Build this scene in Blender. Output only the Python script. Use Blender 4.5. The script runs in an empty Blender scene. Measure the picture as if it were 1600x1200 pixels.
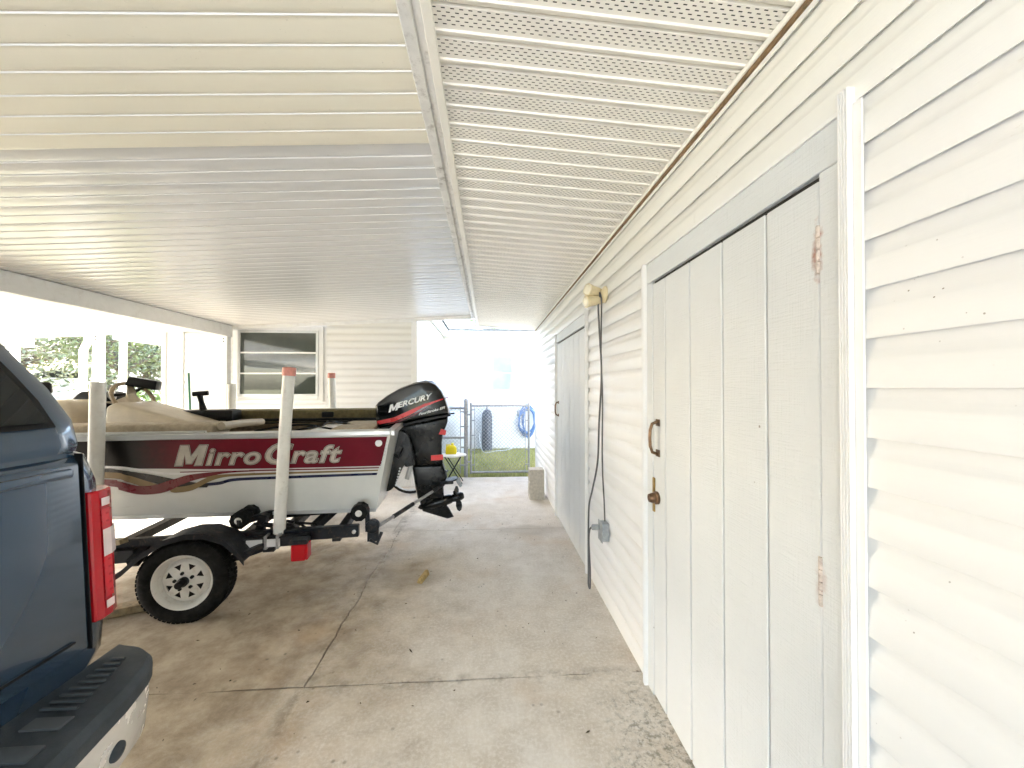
import bpy, bmesh, math, random
from mathutils import Vector, Matrix, Quaternion
from mathutils.bvhtree import BVHTree
R = math.radians
random.seed(7)
scene = bpy.context.scene
C = scene.collection

# ------------------------------------------------------------------ camera
cd = bpy.data.cameras.new('camera'); cam = bpy.data.objects.new('camera', cd); C.objects.link(cam)
cam.location = (0, 0, 1.5); cam.rotation_euler = (R(90.6), 0, R(-3.6))
cd.sensor_width = 36; cd.lens = 13.5; cd.clip_start = 0.05; cd.clip_end = 1000
scene.camera = cam
# ------------------------------------------------------------------ sky, sun, exposure
SUN = Vector((-0.80, 0.36, 0.62)).normalized()
w = bpy.data.worlds.new('World'); scene.world = w; w.use_nodes = True
nt = w.node_tree; nt.nodes.clear()
sky = nt.nodes.new('ShaderNodeTexSky'); sky.sky_type = 'NISHITA'; sky.sun_disc = False
sky.sun_elevation = math.asin(SUN.z); sky.sun_rotation = math.atan2(SUN.x, SUN.y)
sky.air_density = 1.0; sky.dust_density = 3.0; sky.ozone_density = 1.0
hs = nt.nodes.new('ShaderNodeHueSaturation'); hs.inputs['Saturation'].default_value = 0.95
bg = nt.nodes.new('ShaderNodeBackground'); bg.inputs['Strength'].default_value = 0.062
wo = nt.nodes.new('ShaderNodeOutputWorld')
nt.links.new(sky.outputs[0], hs.inputs['Color']); nt.links.new(hs.outputs[0], bg.inputs[0]); nt.links.new(bg.outputs[0], wo.inputs[0])
sl = bpy.data.lights.new('sun', 'SUN'); sl.energy = 1.5; sl.angle = R(30); sl.color = (1, 0.985, 0.96)
so = bpy.data.objects.new('sun', sl); C.objects.link(so); so.location = (-12, 2, 9)
so.rotation_euler = (-SUN).to_track_quat('-Z', 'Y').to_euler()
vs = scene.view_settings; vs.view_transform = 'Standard'; vs.look = 'None'; vs.gamma = 1; vs.exposure = 5.1
vs.use_curve_mapping = False
scene.render.engine = 'CYCLES'
scene.cycles.max_bounces = 10; scene.cycles.diffuse_bounces = 5; scene.cycles.use_denoising = True; scene.cycles.sample_clamp_indirect = 6

# ------------------------------------------------------------------ helpers: nodes and materials
class NT:
    def __init__(s, name):
        s.m = bpy.data.materials.new(name); s.m.use_nodes = True
        s.t = s.m.node_tree; s.b = s.t.nodes['Principled BSDF']; s.pos = None
    def n(s, k, **kw):
        x = s.t.nodes.new(k)
        for a, b in kw.items(): setattr(x, a, b)
        return x
    def L(s, a, b): s.t.links.new(a, b)
    def P(s):
        if s.pos is None: s.pos = s.n('ShaderNodeNewGeometry').outputs['Position']
        return s.pos
    def obj(s): return s.n('ShaderNodeTexCoord').outputs['Object']
    def scl(s, v, sc):
        x = s.n('ShaderNodeVectorMath', operation='MULTIPLY'); s.L(v, x.inputs[0]); x.inputs[1].default_value = sc; return x.outputs[0]
    def noise(s, scale, detail=4, rough=0.6, vec=None, dist=0):
        x = s.n('ShaderNodeTexNoise'); x.inputs['Scale'].default_value = scale; x.inputs['Detail'].default_value = detail
        x.inputs['Roughness'].default_value = rough; x.inputs['Distortion'].default_value = dist
        s.L(vec if vec is not None else s.P(), x.inputs['Vector']); return x.outputs[0]
    def vor(s, scale, vec=None):
        x = s.n('ShaderNodeTexVoronoi'); x.inputs['Scale'].default_value = scale
        s.L(vec if vec is not None else s.P(), x.inputs['Vector']); return x.outputs['Distance']
    def mr(s, v, a, b, c=0, d=1, smooth=True):
        x = s.n('ShaderNodeMapRange'); x.interpolation_type = 'SMOOTHSTEP' if smooth else 'LINEAR'
        s.L(v, x.inputs[0])
        for i, q in enumerate((a, b, c, d)): x.inputs[i+1].default_value = q
        return x.outputs[0]
    def math(s, op, a, b=None):
        x = s.n('ShaderNodeMath', operation=op)
        for i, q in enumerate((a, b)):
            if q is None: continue
            if isinstance(q, (int, float)): x.inputs[i].default_value = q
            else: s.L(q, x.inputs[i])
        return x.outputs[0]
    def mix(s, f, a, b, blend='MIX'):
        x = s.n('ShaderNodeMix', data_type='RGBA', blend_type=blend)
        for i, q in ((0, f), (6, a), (7, b)):
            if isinstance(q, (int, float)): x.inputs[i].default_value = q
            elif isinstance(q, tuple): x.inputs[i].default_value = q if len(q) == 4 else (*q, 1)
            else: s.L(q, x.inputs[i])
        return x.outputs[2]
    def sep(s, v):
        x = s.n('ShaderNodeSeparateXYZ'); s.L(v, x.inputs[0]); return x.outputs
    def dist(s, p, sc=(1, 1, 1)):
        a = s.n('ShaderNodeVectorMath', operation='SUBTRACT'); s.L(s.P(), a.inputs[0]); a.inputs[1].default_value = p
        b = s.n('ShaderNodeVectorMath', operation='MULTIPLY'); s.L(a.outputs[0], b.inputs[0]); b.inputs[1].default_value = sc
        c = s.n('ShaderNodeVectorMath', operation='LENGTH'); s.L(b.outputs[0], c.inputs[0]); return c.outputs['Value']
    def bump(s, h, st=0.3, d=0.01):
        x = s.n('ShaderNodeBump'); x.inputs['Strength'].default_value = st; x.inputs['Distance'].default_value = d
        s.L(h, x.inputs['Height']); s.L(x.outputs[0], s.b.inputs['Normal'])
    def col(s, c):
        if isinstance(c, tuple): s.b.inputs['Base Color'].default_value = (*c, 1)
        else: s.L(c, s.b.inputs['Base Color'])
        return s
    def set(s, rough=0.5, metal=0, spec=None, coat=0, ior=None):
        s.b.inputs['Roughness'].default_value = rough; s.b.inputs['Metallic'].default_value = metal
        s.b.inputs['Coat Weight'].default_value = coat
        if coat: s.b.inputs['Coat Roughness'].default_value = 0.06
        if spec is not None: s.b.inputs['Specular IOR Level'].default_value = spec
        if ior: s.b.inputs['IOR'].default_value = ior
        return s

MATS = {}
def pbr(name, c, rough=0.5, metal=0, var=0.12, spec=None, vs=6, bump=0, bs=120, dirt=None, coat=0, ior=None, bd=0.004):
    if name in MATS: return MATS[name]
    q = NT(name); q.set(rough, metal, coat=coat, ior=ior, spec=spec)
    n = q.mr(q.noise(vs, 5), 0.3, 0.7)
    col = q.mix(n, tuple(x*(1-var) for x in c), tuple(min(1, x*(1+var)) for x in c))
    if dirt:                                  # (colour, amount, scale)
        d = q.mr(q.noise(dirt[2], 8, 0.7), 0.5, 0.8)
        col = q.mix(q.math('MULTIPLY', d, dirt[1]), col, dirt[0])
    q.col(col)
    r = q.mr(q.noise(vs*2.3, 5), 0.25, 0.75, rough*0.8, min(1, rough*1.2)); q.L(r, q.b.inputs['Roughness'])
    if bump: q.bump(q.noise(bs, 4), bump, bd)
    MATS[name] = q.m
    return q.m

def mat_concrete():
    q = NT('concrete'); q.set(0.85)
    x, y, z = q.sep(q.P())
    big = q.mr(q.noise(0.9, 6, 0.65), 0.3, 0.7); mid = q.mr(q.noise(5, 8, 0.7, dist=0.15), 0.3, 0.72); fine = q.noise(60, 6, 0.75)
    c = q.mix(big, (0.60, 0.525, 0.42), (0.76, 0.72, 0.655)); c = q.mix(q.math('MULTIPLY', mid, 0.65), c, (0.45, 0.39, 0.31))
    c = q.mix(q.mr(fine, 0.42, 0.66, 0, 0.55), c, (0.80, 0.77, 0.72))
    c = q.mix(q.mr(q.noise(95, 5, 0.8), 0.60, 0.72, 0, 0.45), c, (0.30, 0.25, 0.19))
    # brown grime under the parked boat, the damp oval and rust blotches
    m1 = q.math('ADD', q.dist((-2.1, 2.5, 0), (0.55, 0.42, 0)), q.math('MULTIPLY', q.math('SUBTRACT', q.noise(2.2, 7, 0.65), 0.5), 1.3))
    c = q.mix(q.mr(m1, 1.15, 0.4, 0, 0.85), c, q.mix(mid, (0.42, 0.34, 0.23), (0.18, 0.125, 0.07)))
    m3 = q.math('ADD', q.dist((-0.62, 3.1, 0), (1.6, 2.6, 0)), q.math('MULTIPLY', q.noise(7, 5), 0.5))
    c = q.mix(q.mr(m3, 0.85, 0.5, 0, 0.4), c, (0.24, 0.20, 0.15))
    m4 = q.math('ADD', q.dist((0.45, 4.05, 0), (1.6, 3.4, 0)), q.math('MULTIPLY', q.noise(6, 5), 0.6))
    c = q.mix(q.mr(m4, 1.0, 0.6, 0, 0.35), c, (0.28, 0.22, 0.16))
    rust = q.mr(q.noise(1.5, 5, 0.6), 0.52, 0.74, 0, 0.5)
    c = q.mix(rust, c, (0.52, 0.37, 0.23))
    # mildew by the foot of the wall, in speckles
    m2 = q.math('ADD', q.dist((0.80, 1.30, 0), (1.5, 0.75, 0)), q.math('MULTIPLY', q.noise(9, 8, 0.75), 0.9))
    sp = q.math('MULTIPLY', q.mr(m2, 1.05, 0.72), q.mr(q.noise(34, 7, 0.75), 0.47, 0.60))
    c = q.mix(q.math('MULTIPLY', sp, 0.6), c, (0.10, 0.095, 0.06))
    sp2 = q.math('MULTIPLY', q.mr(q.vor(13), 0.16, 0.05), q.mr(q.noise(1.6, 3), 0.5, 0.62))
    c = q.mix(q.math('MULTIPLY', sp2, 0.7), c, (0.13, 0.11, 0.075))
    # grit along the open crack
    cr = q.math('MULTIPLY', q.mr(q.math('ABSOLUTE', q.math('ADD', x, 0.92)), 0.09, 0.0), q.mr(q.noise(11, 6, 0.7), 0.42, 0.66))
    cy = q.math('MULTIPLY', q.mr(q.math('ABSOLUTE', q.math('SUBTRACT', y, 2.0)), 0.07, 0.0), q.mr(q.noise(9, 6, 0.7), 0.45, 0.68))
    c = q.mix(q.math('MULTIPLY', q.math('MAXIMUM', cr, cy), 0.6), c, (0.17, 0.14, 0.10))
    q.col(c); h = q.math('ADD', q.math('MULTIPLY', fine, 0.5), q.noise(220, 3)); q.bump(h, 0.35, 0.004)
    return q.m
def mat_siding():
    q = NT('vinyl_siding'); q.set(0.42)
    zl = q.sep(q.obj())[2]
    base = q.mix(q.mr(q.noise(1.3, 4), 0.3, 0.7), (0.78, 0.785, 0.785), (0.82, 0.825, 0.825))
    # dust that settles on the recessed upper half of each board, with specks
    up = q.math('MULTIPLY', q.mr(zl, 0.058, 0.078), q.mr(zl, 0.104, 0.085))
    sp = q.mr(q.noise(70, 6, 0.8, vec=q.scl(q.P(), (0.35, 0.35, 1))), 0.56, 0.74)
    patch = q.mr(q.noise(1.9, 4), 0.42, 0.66)
    c = q.mix(q.math('MULTIPLY', q.math('MULTIPLY', up, sp), q.math('MULTIPLY', patch, 0.9)), base, (0.42, 0.34, 0.25))
    c = q.mix(q.math('MULTIPLY', up, q.math('MULTIPLY', patch, 0.16)), c, (0.55, 0.49, 0.38))
    dots = q.math('MULTIPLY', q.mr(q.vor(42), 0.09, 0.05), q.mr(q.noise(3.5, 3), 0.50, 0.62))
    c = q.mix(q.math('MULTIPLY', dots, 0.8), c, (0.12, 0.085, 0.05))
    z = q.sep(q.P())[2]
    c = q.mix(q.math('MULTIPLY', q.mr(z, 1.9, 2.4), 0.5), c, (0.80, 0.77, 0.66))       # top courses yellowed by age, with warm bounced light painted in
    q.col(c)
    g = q.noise(90, 4, 0.6, vec=q.scl(q.P(), (0.07, 0.07, 1.4))); q.bump(g, 0.12, 0.003)
    return q.m
def mat_plank():
    q = NT('rough_sawn_paint'); q.set(0.55)
    v = q.noise(1.5, 4); g1 = q.noise(60, 6, 0.7, vec=q.scl(q.P(), (1, 3.0, 0.12))); g2 = q.noise(90, 4, 0.6, vec=q.scl(q.P(), (1, 0.12, 2.2)))
    c = q.mix(q.mr(v, 0.3, 0.7), (0.66, 0.685, 0.70), (0.71, 0.735, 0.75))
    c = q.mix(q.mr(g1, 0.58, 0.75, 0, 0.25), c, (0.60, 0.61, 0.60))
    for p, a in (((0.82, 0.893, 1.84), 0.9), ((0.82, 0.890, 1.03), 0.3)):            # rust weeping from the hinges
        d = q.math('ADD', q.dist(p, (1, 23, 6.0)), q.math('MULTIPLY', q.noise(35, 5), 0.9))
        c = q.mix(q.mr(d, 0.95, 0.5, 0, a), c, (0.33, 0.10, 0.045))
    dots = q.math('MULTIPLY', q.mr(q.vor(9), 0.045, 0.025), q.mr(q.noise(2.5, 3), 0.5, 0.6))
    c = q.mix(q.math('MULTIPLY', dots, 0.8), c, (0.12, 0.09, 0.06))
    q.col(c); q.bump(q.math('ADD', q.math('MULTIPLY', g1, 0.8), q.math('MULTIPLY', g2, 0.8)), 0.55, 0.006)
    return q.m
def mat_pan(name, a, b, rough, dirt):
    q = NT(name); q.set(rough)
    n = q.mr(q.noise(0.8, 2, vec=q.scl(q.P(), (0.5, 1.5, 1))), 0.0, 1.0, smooth=False); c = q.mix(n, a, b)
    x, y, z = q.sep(q.P())
    near = q.mr(x, -1.5, -0.3, 0.15, 1)
    st = q.math('MULTIPLY', q.mr(q.noise(2.6, 7, 0.7, vec=q.scl(q.P(), (0.6, 2.2, 1))), 0.35, 0.85), near)
    c = q.mix(q.math('MULTIPLY', st, 0.22), c, dirt)
    sp = q.math('MULTIPLY', q.math('MULTIPLY', q.mr(q.noise(48, 5, 0.8), 0.62, 0.72), near), q.mr(q.noise(3, 4), 0.48, 0.65))
    c = q.mix(q.math('MULTIPLY', sp, 0.8), c, (0.14, 0.11, 0.08)); q.col(c)
    return q.m
def mat_hull():
    q = NT('boat_hull_paint'); q.set(0.28, coat=0.3)
    c = q.mix(q.mr(q.noise(2, 5), 0.3, 0.7), (0.66, 0.67, 0.64), (0.74, 0.745, 0.72))
    st = q.mr(q.noise(18, 6, 0.7, vec=q.scl(q.P(), (0.25, 1, 2.0))), 0.6, 0.78, 0, 0.3)
    q.col(q.mix(st, c, (0.40, 0.38, 0.33))); return q.m
def mat_band():
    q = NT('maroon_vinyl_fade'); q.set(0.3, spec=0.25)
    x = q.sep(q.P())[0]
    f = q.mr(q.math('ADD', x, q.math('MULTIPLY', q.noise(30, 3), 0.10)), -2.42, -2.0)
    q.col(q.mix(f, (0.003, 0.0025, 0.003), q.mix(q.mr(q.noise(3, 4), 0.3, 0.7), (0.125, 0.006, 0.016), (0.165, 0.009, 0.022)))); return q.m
def mat_bark_leaf(name, a, b):
    q = NT(name); q.set(0.6)
    oi = q.n('ShaderNodeObjectInfo').outputs['Random']
    c = q.mix(q.mr(q.noise(1.1, 3), 0.3, 0.7), a, b); c = q.mix(q.mr(q.noise(9, 3), 0.4, 0.7, 0, 0.6), c, tuple(t*1.5 for t in b))
    q.col(c); q.b.inputs['Subsurface Weight'].default_value = 0.0
    q.b.inputs['Transmission Weight'].default_value = 0.0
    return q.m
def mat_lawn():
    q = NT('lawn_ground'); q.set(0.95)
    c = q.mix(q.mr(q.noise(0.8, 6), 0.3, 0.7), (0.13, 0.135, 0.06), (0.22, 0.205, 0.11))
    c = q.mix(q.mr(q.noise(14, 6, 0.7), 0.4, 0.7, 0, 0.6), c, (0.27, 0.235, 0.15)); q.col(c); q.bump(q.noise(40, 5), 0.6, 0.03); return q.m

M_conc = mat_concrete(); M_sid = mat_siding(); M_plank = mat_plank()
M_pan = mat_pan('carport_pan_white', (0.67, 0.675, 0.675), (0.72, 0.72, 0.71), 0.24, (0.50, 0.45, 0.39))
M_cream = mat_pan('carport_pan_cream', (0.84, 0.80, 0.66), (0.87, 0.84, 0.73), 0.40, (0.62, 0.49, 0.36))
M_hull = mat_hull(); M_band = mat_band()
M_white = pbr('white_paint', (0.80, 0.80, 0.78), 0.4, var=0.04, dirt=((0.45, 0.40, 0.33), 0.35, 9))
M_trim = pbr('white_vinyl_trim', (0.82, 0.82, 0.81), 0.35, var=0.02, dirt=((0.5, 0.45, 0.38), 0.12, 14))
M_dirtytrim = pbr('mildewed_white_trim', (0.70, 0.69, 0.66), 0.5, var=0.08, vs=12, dirt=((0.15, 0.12, 0.09), 0.85, 17))
M_soff = pbr('cream_soffit_vinyl', (0.83, 0.805, 0.735), 0.38, var=0.03, vs=3, dirt=((0.5, 0.42, 0.32), 0.22, 10))
M_brown = pbr('brown_gap', (0.20, 0.125, 0.06), 0.8, var=0.3, vs=20)
M_dark = pbr('attic_dark', (0.02, 0.018, 0.015), 0.9)
M_black = pbr('black_plastic', (0.007, 0.007, 0.0075), 0.42, var=0.2, spec=0.25, bump=0.1, bs=300)
M_mblack = pbr('motor_gloss_black', (0.004, 0.0045, 0.0045), 0.14, var=0.15, spec=0.3, coat=0.35)
M_mleg = pbr('motor_leg_black', (0.005, 0.0055, 0.0055), 0.26, var=0.1, spec=0.35)
M_frame = pbr('trailer_black_steel', (0.009, 0.011, 0.015), 0.45, var=0.3, vs=18, spec=0.3, dirt=((0.16, 0.10, 0.06), 0.5, 30))
M_rubber = pbr('tyre_rubber', (0.007, 0.007, 0.0065), 0.75, var=0.35, vs=14, spec=0.2, dirt=((0.06, 0.05, 0.035), 0.3, 20), bump=0.15, bs=200)
M_rim = pbr('white_steel_rim', (0.68, 0.67, 0.63), 0.4, var=0.06, dirt=((0.30, 0.17, 0.08), 0.55, 26))
M_pvc = pbr('pvc_pipe', (0.76, 0.75, 0.70), 0.42, var=0.05, vs=9, dirt=((0.40, 0.36, 0.30), 0.45, 24))
M_pink = pbr('faded_red_cap', (0.62, 0.25, 0.20), 0.5, var=0.12, vs=30)
M_alu = pbr('aluminium', (0.62, 0.63, 0.63), 0.35, metal=0.6, var=0.08)
M_galv = pbr('galvanised_steel', (0.36, 0.365, 0.37), 0.5, metal=0.5, var=0.15, vs=30)
M_tan = pbr('tan_carpet', (0.40, 0.335, 0.24), 0.95, var=0.18, vs=24, bump=0.5, bs=400)
M_seat = pbr('tan_vinyl', (0.50, 0.43, 0.32), 0.45, var=0.1)
M_olive = pbr('olive_carpet', (0.13, 0.105, 0.045), 0.95, var=0.25, vs=20, bump=0.5, bs=400)
M_redv = pbr('red_decal', (0.62, 0.012, 0.018), 0.3, var=0.05)
M_redt = pbr('red_reflective_tape', (0.70, 0.03, 0.03), 0.4, var=0.08)
M_wdec = pbr('white_decal', (0.80, 0.80, 0.80), 0.3, var=0.02)
M_silver = pbr('silver_decal', (0.50, 0.46, 0.40), 0.32, var=0.15, vs=10)
M_dkdec = pbr('dark_outline_decal', (0.03, 0.006, 0.009), 0.35)
M_gold = pbr('gold_decal', (0.24, 0.165, 0.075), 0.35, var=0.1)
M_navy = pbr('navy_decal', (0.012, 0.018, 0.06), 0.3)
M_maroon = pbr('maroon_decal', (0.15, 0.012, 0.022), 0.3, var=0.1)
M_blackd = pbr('black_decal', (0.008, 0.008, 0.010), 0.3)
def mat_truck():
    q = NT('blue_truck_paint'); q.set(0.22, 0.25, coat=1.0)
    a = q.mix(q.mr(q.noise(1.5, 2), 0.2, 0.8, smooth=False), (0.019, 0.051, 0.098), (0.023, 0.059, 0.110))
    dust = q.mr(q.sep(q.P())[2], 1.25, 0.6, 0.02, 0.10)
    q.col(q.mix(dust, a, (0.16, 0.155, 0.14))); return q.m
M_blue = mat_truck()
M_tglass = pbr('tinted_truck_glass', (0.006, 0.008, 0.008), 0.03, var=0.1, ior=1.45)
M_glass = pbr('dark_window_glass', (0.045, 0.055, 0.046), 0.03, var=0.1, ior=1.9)  # grey-green base tint stands in for part of the reflection
M_glassb = pbr('curtained_window_glass', (0.36, 0.39, 0.42), 0.05, var=0.12, vs=2, ior=1.8)
M_lens = pbr('red_lamp_lens', (0.42, 0.005, 0.012), 0.12, var=0.1, spec=0.3, coat=0.3)
M_lens2 = pbr('clear_lamp_lens', (0.75, 0.62, 0.62), 0.15, var=0.1, coat=0.8)
M_chrome = pbr('dusty_chrome', (0.80, 0.79, 0.77), 0.25, metal=0.4, var=0.05, dirt=((0.45, 0.40, 0.33), 0.1, 6))
M_step = pbr('grey_step_pad', (0.042, 0.052, 0.062), 0.6, spec=0.3, var=0.2, bump=0.2, bs=300, dirt=((0.08, 0.075, 0.065), 0.35, 6))
M_bronze = pbr('aged_bronze', (0.16, 0.095, 0.055), 0.4, metal=0.8, var=0.3, vs=40)
M_brass = pbr('brass', (0.42, 0.28, 0.10), 0.35, metal=0.8, var=0.2, vs=40)
M_rusty = pbr('rusty_painted_steel', (0.60, 0.53, 0.48), 0.8, var=0.2, vs=60, dirt=((0.16, 0.045, 0.02), 1.0, 70))
M_creamp = pbr('cream_plastic', (0.72, 0.62, 0.40), 0.4, var=0.06)
M_bulb = pbr('lamp_glass_face', (0.80, 0.74, 0.58), 0.2, var=0.05, coat=0.5)
M_grey = pbr('grey_box_metal', (0.34, 0.36, 0.37), 0.5, metal=0.3, var=0.15, vs=30, dirt=((0.6, 0.58, 0.54), 0.4, 30))
M_tank = pbr('grey_cylinder_paint', (0.085, 0.095, 0.115), 0.5, var=0.2)
M_ptank = pbr('pale_tank_paint', (0.55, 0.57, 0.57), 0.5, var=0.08)
M_hose = pbr('blue_hose', (0.13, 0.24, 0.46), 0.4, var=0.2, vs=30)
M_yellow = pbr('yellow_plastic', (0.80, 0.66, 0.01), 0.4, var=0.06)
M_block = pbr('concrete_block', (0.50, 0.46, 0.39), 0.95, var=0.12, vs=30, bump=0.7, bs=160)
M_wood = pbr('weathered_wood', (0.30, 0.23, 0.14), 0.85, var=0.3, vs=30, bump=0.4, bs=90)
M_bikered = pbr('bicycle_red', (0.45, 0.015, 0.03), 0.3, var=0.1, coat=0.5)
M_green = pbr('green_handle', (0.015, 0.10, 0.05), 0.45, var=0.15)
M_shingle = pbr('grey_shingle', (0.17, 0.165, 0.16), 0.9, var=0.3, vs=12, bump=0.5, bs=40)
M_bark = pbr('bark', (0.14, 0.11, 0.085), 0.95, var=0.35, vs=8, bump=0.8, bs=14)
M_leafA = mat_bark_leaf('oak_leaves', (0.085, 0.11, 0.045), (0.17, 0.19, 0.085))
M_leafB = mat_bark_leaf('haze_pale_leaves', (0.15, 0.165, 0.095), (0.27, 0.275, 0.18))  # leaf colour lightened to stand in for bright haze over the trees
M_palm = mat_bark_leaf('palm_leaves', (0.045, 0.085, 0.02), (0.10, 0.15, 0.04))
M_grass = mat_bark_leaf('grass_blades', (0.30, 0.33, 0.10), (0.46, 0.44, 0.18))
M_lawn = mat_lawn()
M_drive = pbr('driveway_concrete', (0.56, 0.55, 0.53), 0.9, var=0.12, vs=2, bump=0.3, bs=120, dirt=((0.35, 0.32, 0.28), 0.4, 4))
M_darkslab = pbr('bounce_dimming_concrete', (0.26, 0.215, 0.16), 0.9, var=0.25, vs=3, bump=0.3, bs=120, dirt=((0.13, 0.10, 0.07), 0.5, 5))  # darker brown left slabs, put in to cut sunlit bounce onto the roof
M_joint = pbr('joint_dirt', (0.085, 0.065, 0.045), 0.95, var=0.4, vs=30)

# ------------------------------------------------------------------ helpers: meshes and objects
class MB:
    def __init__(s): s.v = []; s.f = []; s.m = []
    def add(s, vs_, fs, mi=0):
        o = len(s.v); s.v += [tuple(p) for p in vs_]
        for f in fs: s.f.append([i+o for i in f]); s.m.append(mi)
        return s
    def box(s, x0, x1, y0, y1, z0, z1, mi=0):
        return s.add([(x, y, z) for x in (x0, x1) for y in (y0, y1) for z in (z0, z1)],
                     [(0, 1, 3, 2), (4, 6, 7, 5), (0, 4, 5, 1), (2, 3, 7, 6), (0, 2, 6, 4), (1, 5, 7, 3)], mi)
    def hexa(s, p, mi=0):  # 8 points: bottom ring 0-3, top ring 4-7
        return s.add(p, [(0, 3, 2, 1), (4, 5, 6, 7), (0, 1, 5, 4), (1, 2, 6, 5), (2, 3, 7, 6), (3, 0, 4, 7)], mi)
    def bar(s, a, b, wd, ht, up=(0, 0, 1), mi=0):
        a = Vector(a); b = Vector(b); t = (b-a).normalized(); u = Vector(up)
        sd = t.cross(u).normalized()*wd/2; u = sd.cross(t).normalized()*ht/2
        return s.hexa([a-sd-u, a+sd-u, b+sd-u, b-sd-u, a-sd+u, a+sd+u, b+sd+u, b-sd+u], mi)
    def prism(s, poly, axis, a, b, mi=0):
        n = len(poly)
        def p(q, t): return {'x': (t, q[0], q[1]), 'y': (q[0], t, q[1]), 'z': (q[0], q[1], t)}[axis]
        return s.add([p(q, a) for q in poly]+[p(q, b) for q in poly],
                     [list(range(n))[::-1], list(range(n, 2*n))]+[(i, (i+1) % n, n+(i+1) % n, n+i) for i in range(n)], mi)
    def loft(s, rings, cap=True, mi=0, closed=True):
        n = len(rings[0]); o = []
        for r in rings: o += list(r)
        k = n if closed else n-1
        fs = [(j*n+i, j*n+(i+1) % n, (j+1)*n+(i+1) % n, (j+1)*n+i) for j in range(len(rings)-1) for i in range(k)]
        if cap: fs += [list(range(n))[::-1], list(range((len(rings)-1)*n, len(rings)*n))]
        return s.add(o, fs, mi)
    def tube(s, pts, r, n=8, closed=False, mi=0):
        pts = [Vector(p) for p in pts]; k = len(pts); rings = []; nv = None
        for i, p in enumerate(pts):
            a = pts[(i-1) % k] if (closed or i > 0) else p; b = pts[(i+1) % k] if (closed or i < k-1) else p
            t = (b-a).normalized()
            if nv is None: nv = t.orthogonal().normalized()
            else: nv = (nv-t*nv.dot(t)).normalized()
            bn = t.cross(nv); rr = r[i] if isinstance(r, (list, tuple)) else r
            rings.append([p+(nv*math.cos(2*math.pi*j/n)+bn*math.sin(2*math.pi*j/n))*rr for j in range(n)])
        if closed: rings.append(rings[0])
        return s.loft(rings, cap=not closed, mi=mi)
    def lathe(s, prof, o=(0, 0, 0), ax=(0, 0, 1), n=24, mi=0, a0=0):
        ax = Vector(ax).normalized(); o = Vector(o); e = ax.orthogonal().normalized(); g = ax.cross(e)
        rings = [[o+ax*t+(e*math.cos(a0+2*math.pi*j/n)+g*math.sin(a0+2*math.pi*j/n))*max(r, 1e-4) for j in range(n)] for r, t in prof]
        return s.loft(rings, cap=True, mi=mi)
    def pillow(s, poly, y0, half, levels, mi=0):
        cx = sum(p[0] for p in poly)/len(poly); cz = sum(p[1] for p in poly)/len(poly)
        rings = [[(cx+(p[0]-cx)*k, y0+t*half, cz+(p[1]-cz)*k) for p in poly] for t, k in levels]
        return s.loft(rings, mi=mi)
    def mesh(s, name, mats, bevel=0, seg=1, smooth=False, ang=35):
        me = bpy.data.meshes.new(name); me.from_pydata(s.v, [], s.f); me.update()
        for m in (mats if isinstance(mats, list) else [mats]): me.materials.append(m)
        if any(s.m): me.polygons.foreach_set('material_index', s.m)
        bm = bmesh.new(); bm.from_mesh(me)
        bmesh.ops.recalc_face_normals(bm, faces=bm.faces)
        if bevel:
            es = [e for e in bm.edges if len(e.link_faces) == 2 and e.calc_face_angle(0) > R(28)]
            bmesh.ops.bevel(bm, geom=es, offset=bevel, segments=seg, affect='EDGES', profile=0.5, clamp_overlap=True)
        bm.to_mesh(me); bm.free()
        if smooth or (bevel and seg > 1):
            me.shade_smooth(); me.set_sharp_from_angle(angle=R(ang))
        return me
    def build(s, name, mats, parent=None, kind=None, **kw):
        return put(name, s.mesh(name, mats, **kw), parent, kind=kind)

def smooth_path(pts, n=8):
    P_ = [Vector(p) for p in pts]; o = []
    for i in range(len(P_)-1):
        p0, p1, p2, p3 = P_[max(i-1, 0)], P_[i], P_[i+1], P_[min(i+2, len(P_)-1)]
        for k in range(n):
            t = k/n; o.append(.5*(2*p1+(-p0+p2)*t+(2*p0-5*p1+4*p2-p3)*t*t+(-p0+3*p1-3*p2+p3)*t**3))
    return o+[P_[-1]]
WORLD = {}      # things whose parts are written in world coordinates
def put(name, me, parent=None, loc=None, rot=None, kind=None):
    o = bpy.data.objects.new(name, me); C.objects.link(o)
    if loc is not None: o.location = loc
    if rot is not None: o.rotation_euler = rot
    if parent is not None:
        o.parent = parent
        if parent.name in WORLD: o.matrix_parent_inverse = WORLD[parent.name]
    if kind: o['kind'] = kind
    return o
def tag(o, label, cat, group=None, kind=None):
    o['label'] = label; o['category'] = cat
    if group: o['group'] = group
    if kind: o['kind'] = kind
    return o
def thing(name, label, cat, loc=(0, 0, 0), rot=(0, 0, 0), group=None, world=True):
    o = bpy.data.objects.new(name, None); C.objects.link(o); o.location = loc; o.rotation_euler = rot
    o.empty_display_size = 0.1
    tag(o, label, cat, group)
    if world: WORLD[o.name] = Matrix.Translation(loc).inverted()
    return o
GLYPH_M = [(0, 0), (.24, 0), (.24, .58), (.42, .10), (.60, .10), (.78, .58), (.78, 0), (1.02, 0), (1.02, 1), (.74, 1), (.51, .42), (.28, 1), (0, 1)]
def poly_offset(P_, d):
    o = []; n = len(P_)
    for i in range(n):
        a, b, c = Vector(P_[i-1]), Vector(P_[i]), Vector(P_[(i+1) % n]); e, f = (b-a).normalized(), (c-b).normalized()
        n1, n2 = Vector((e.y, -e.x)), Vector((f.y, -f.x)); m_ = n1+n2; k = m_.dot(n1)
        o.append(tuple(b+m_*(d/max(k, .45))))
    return o
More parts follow.
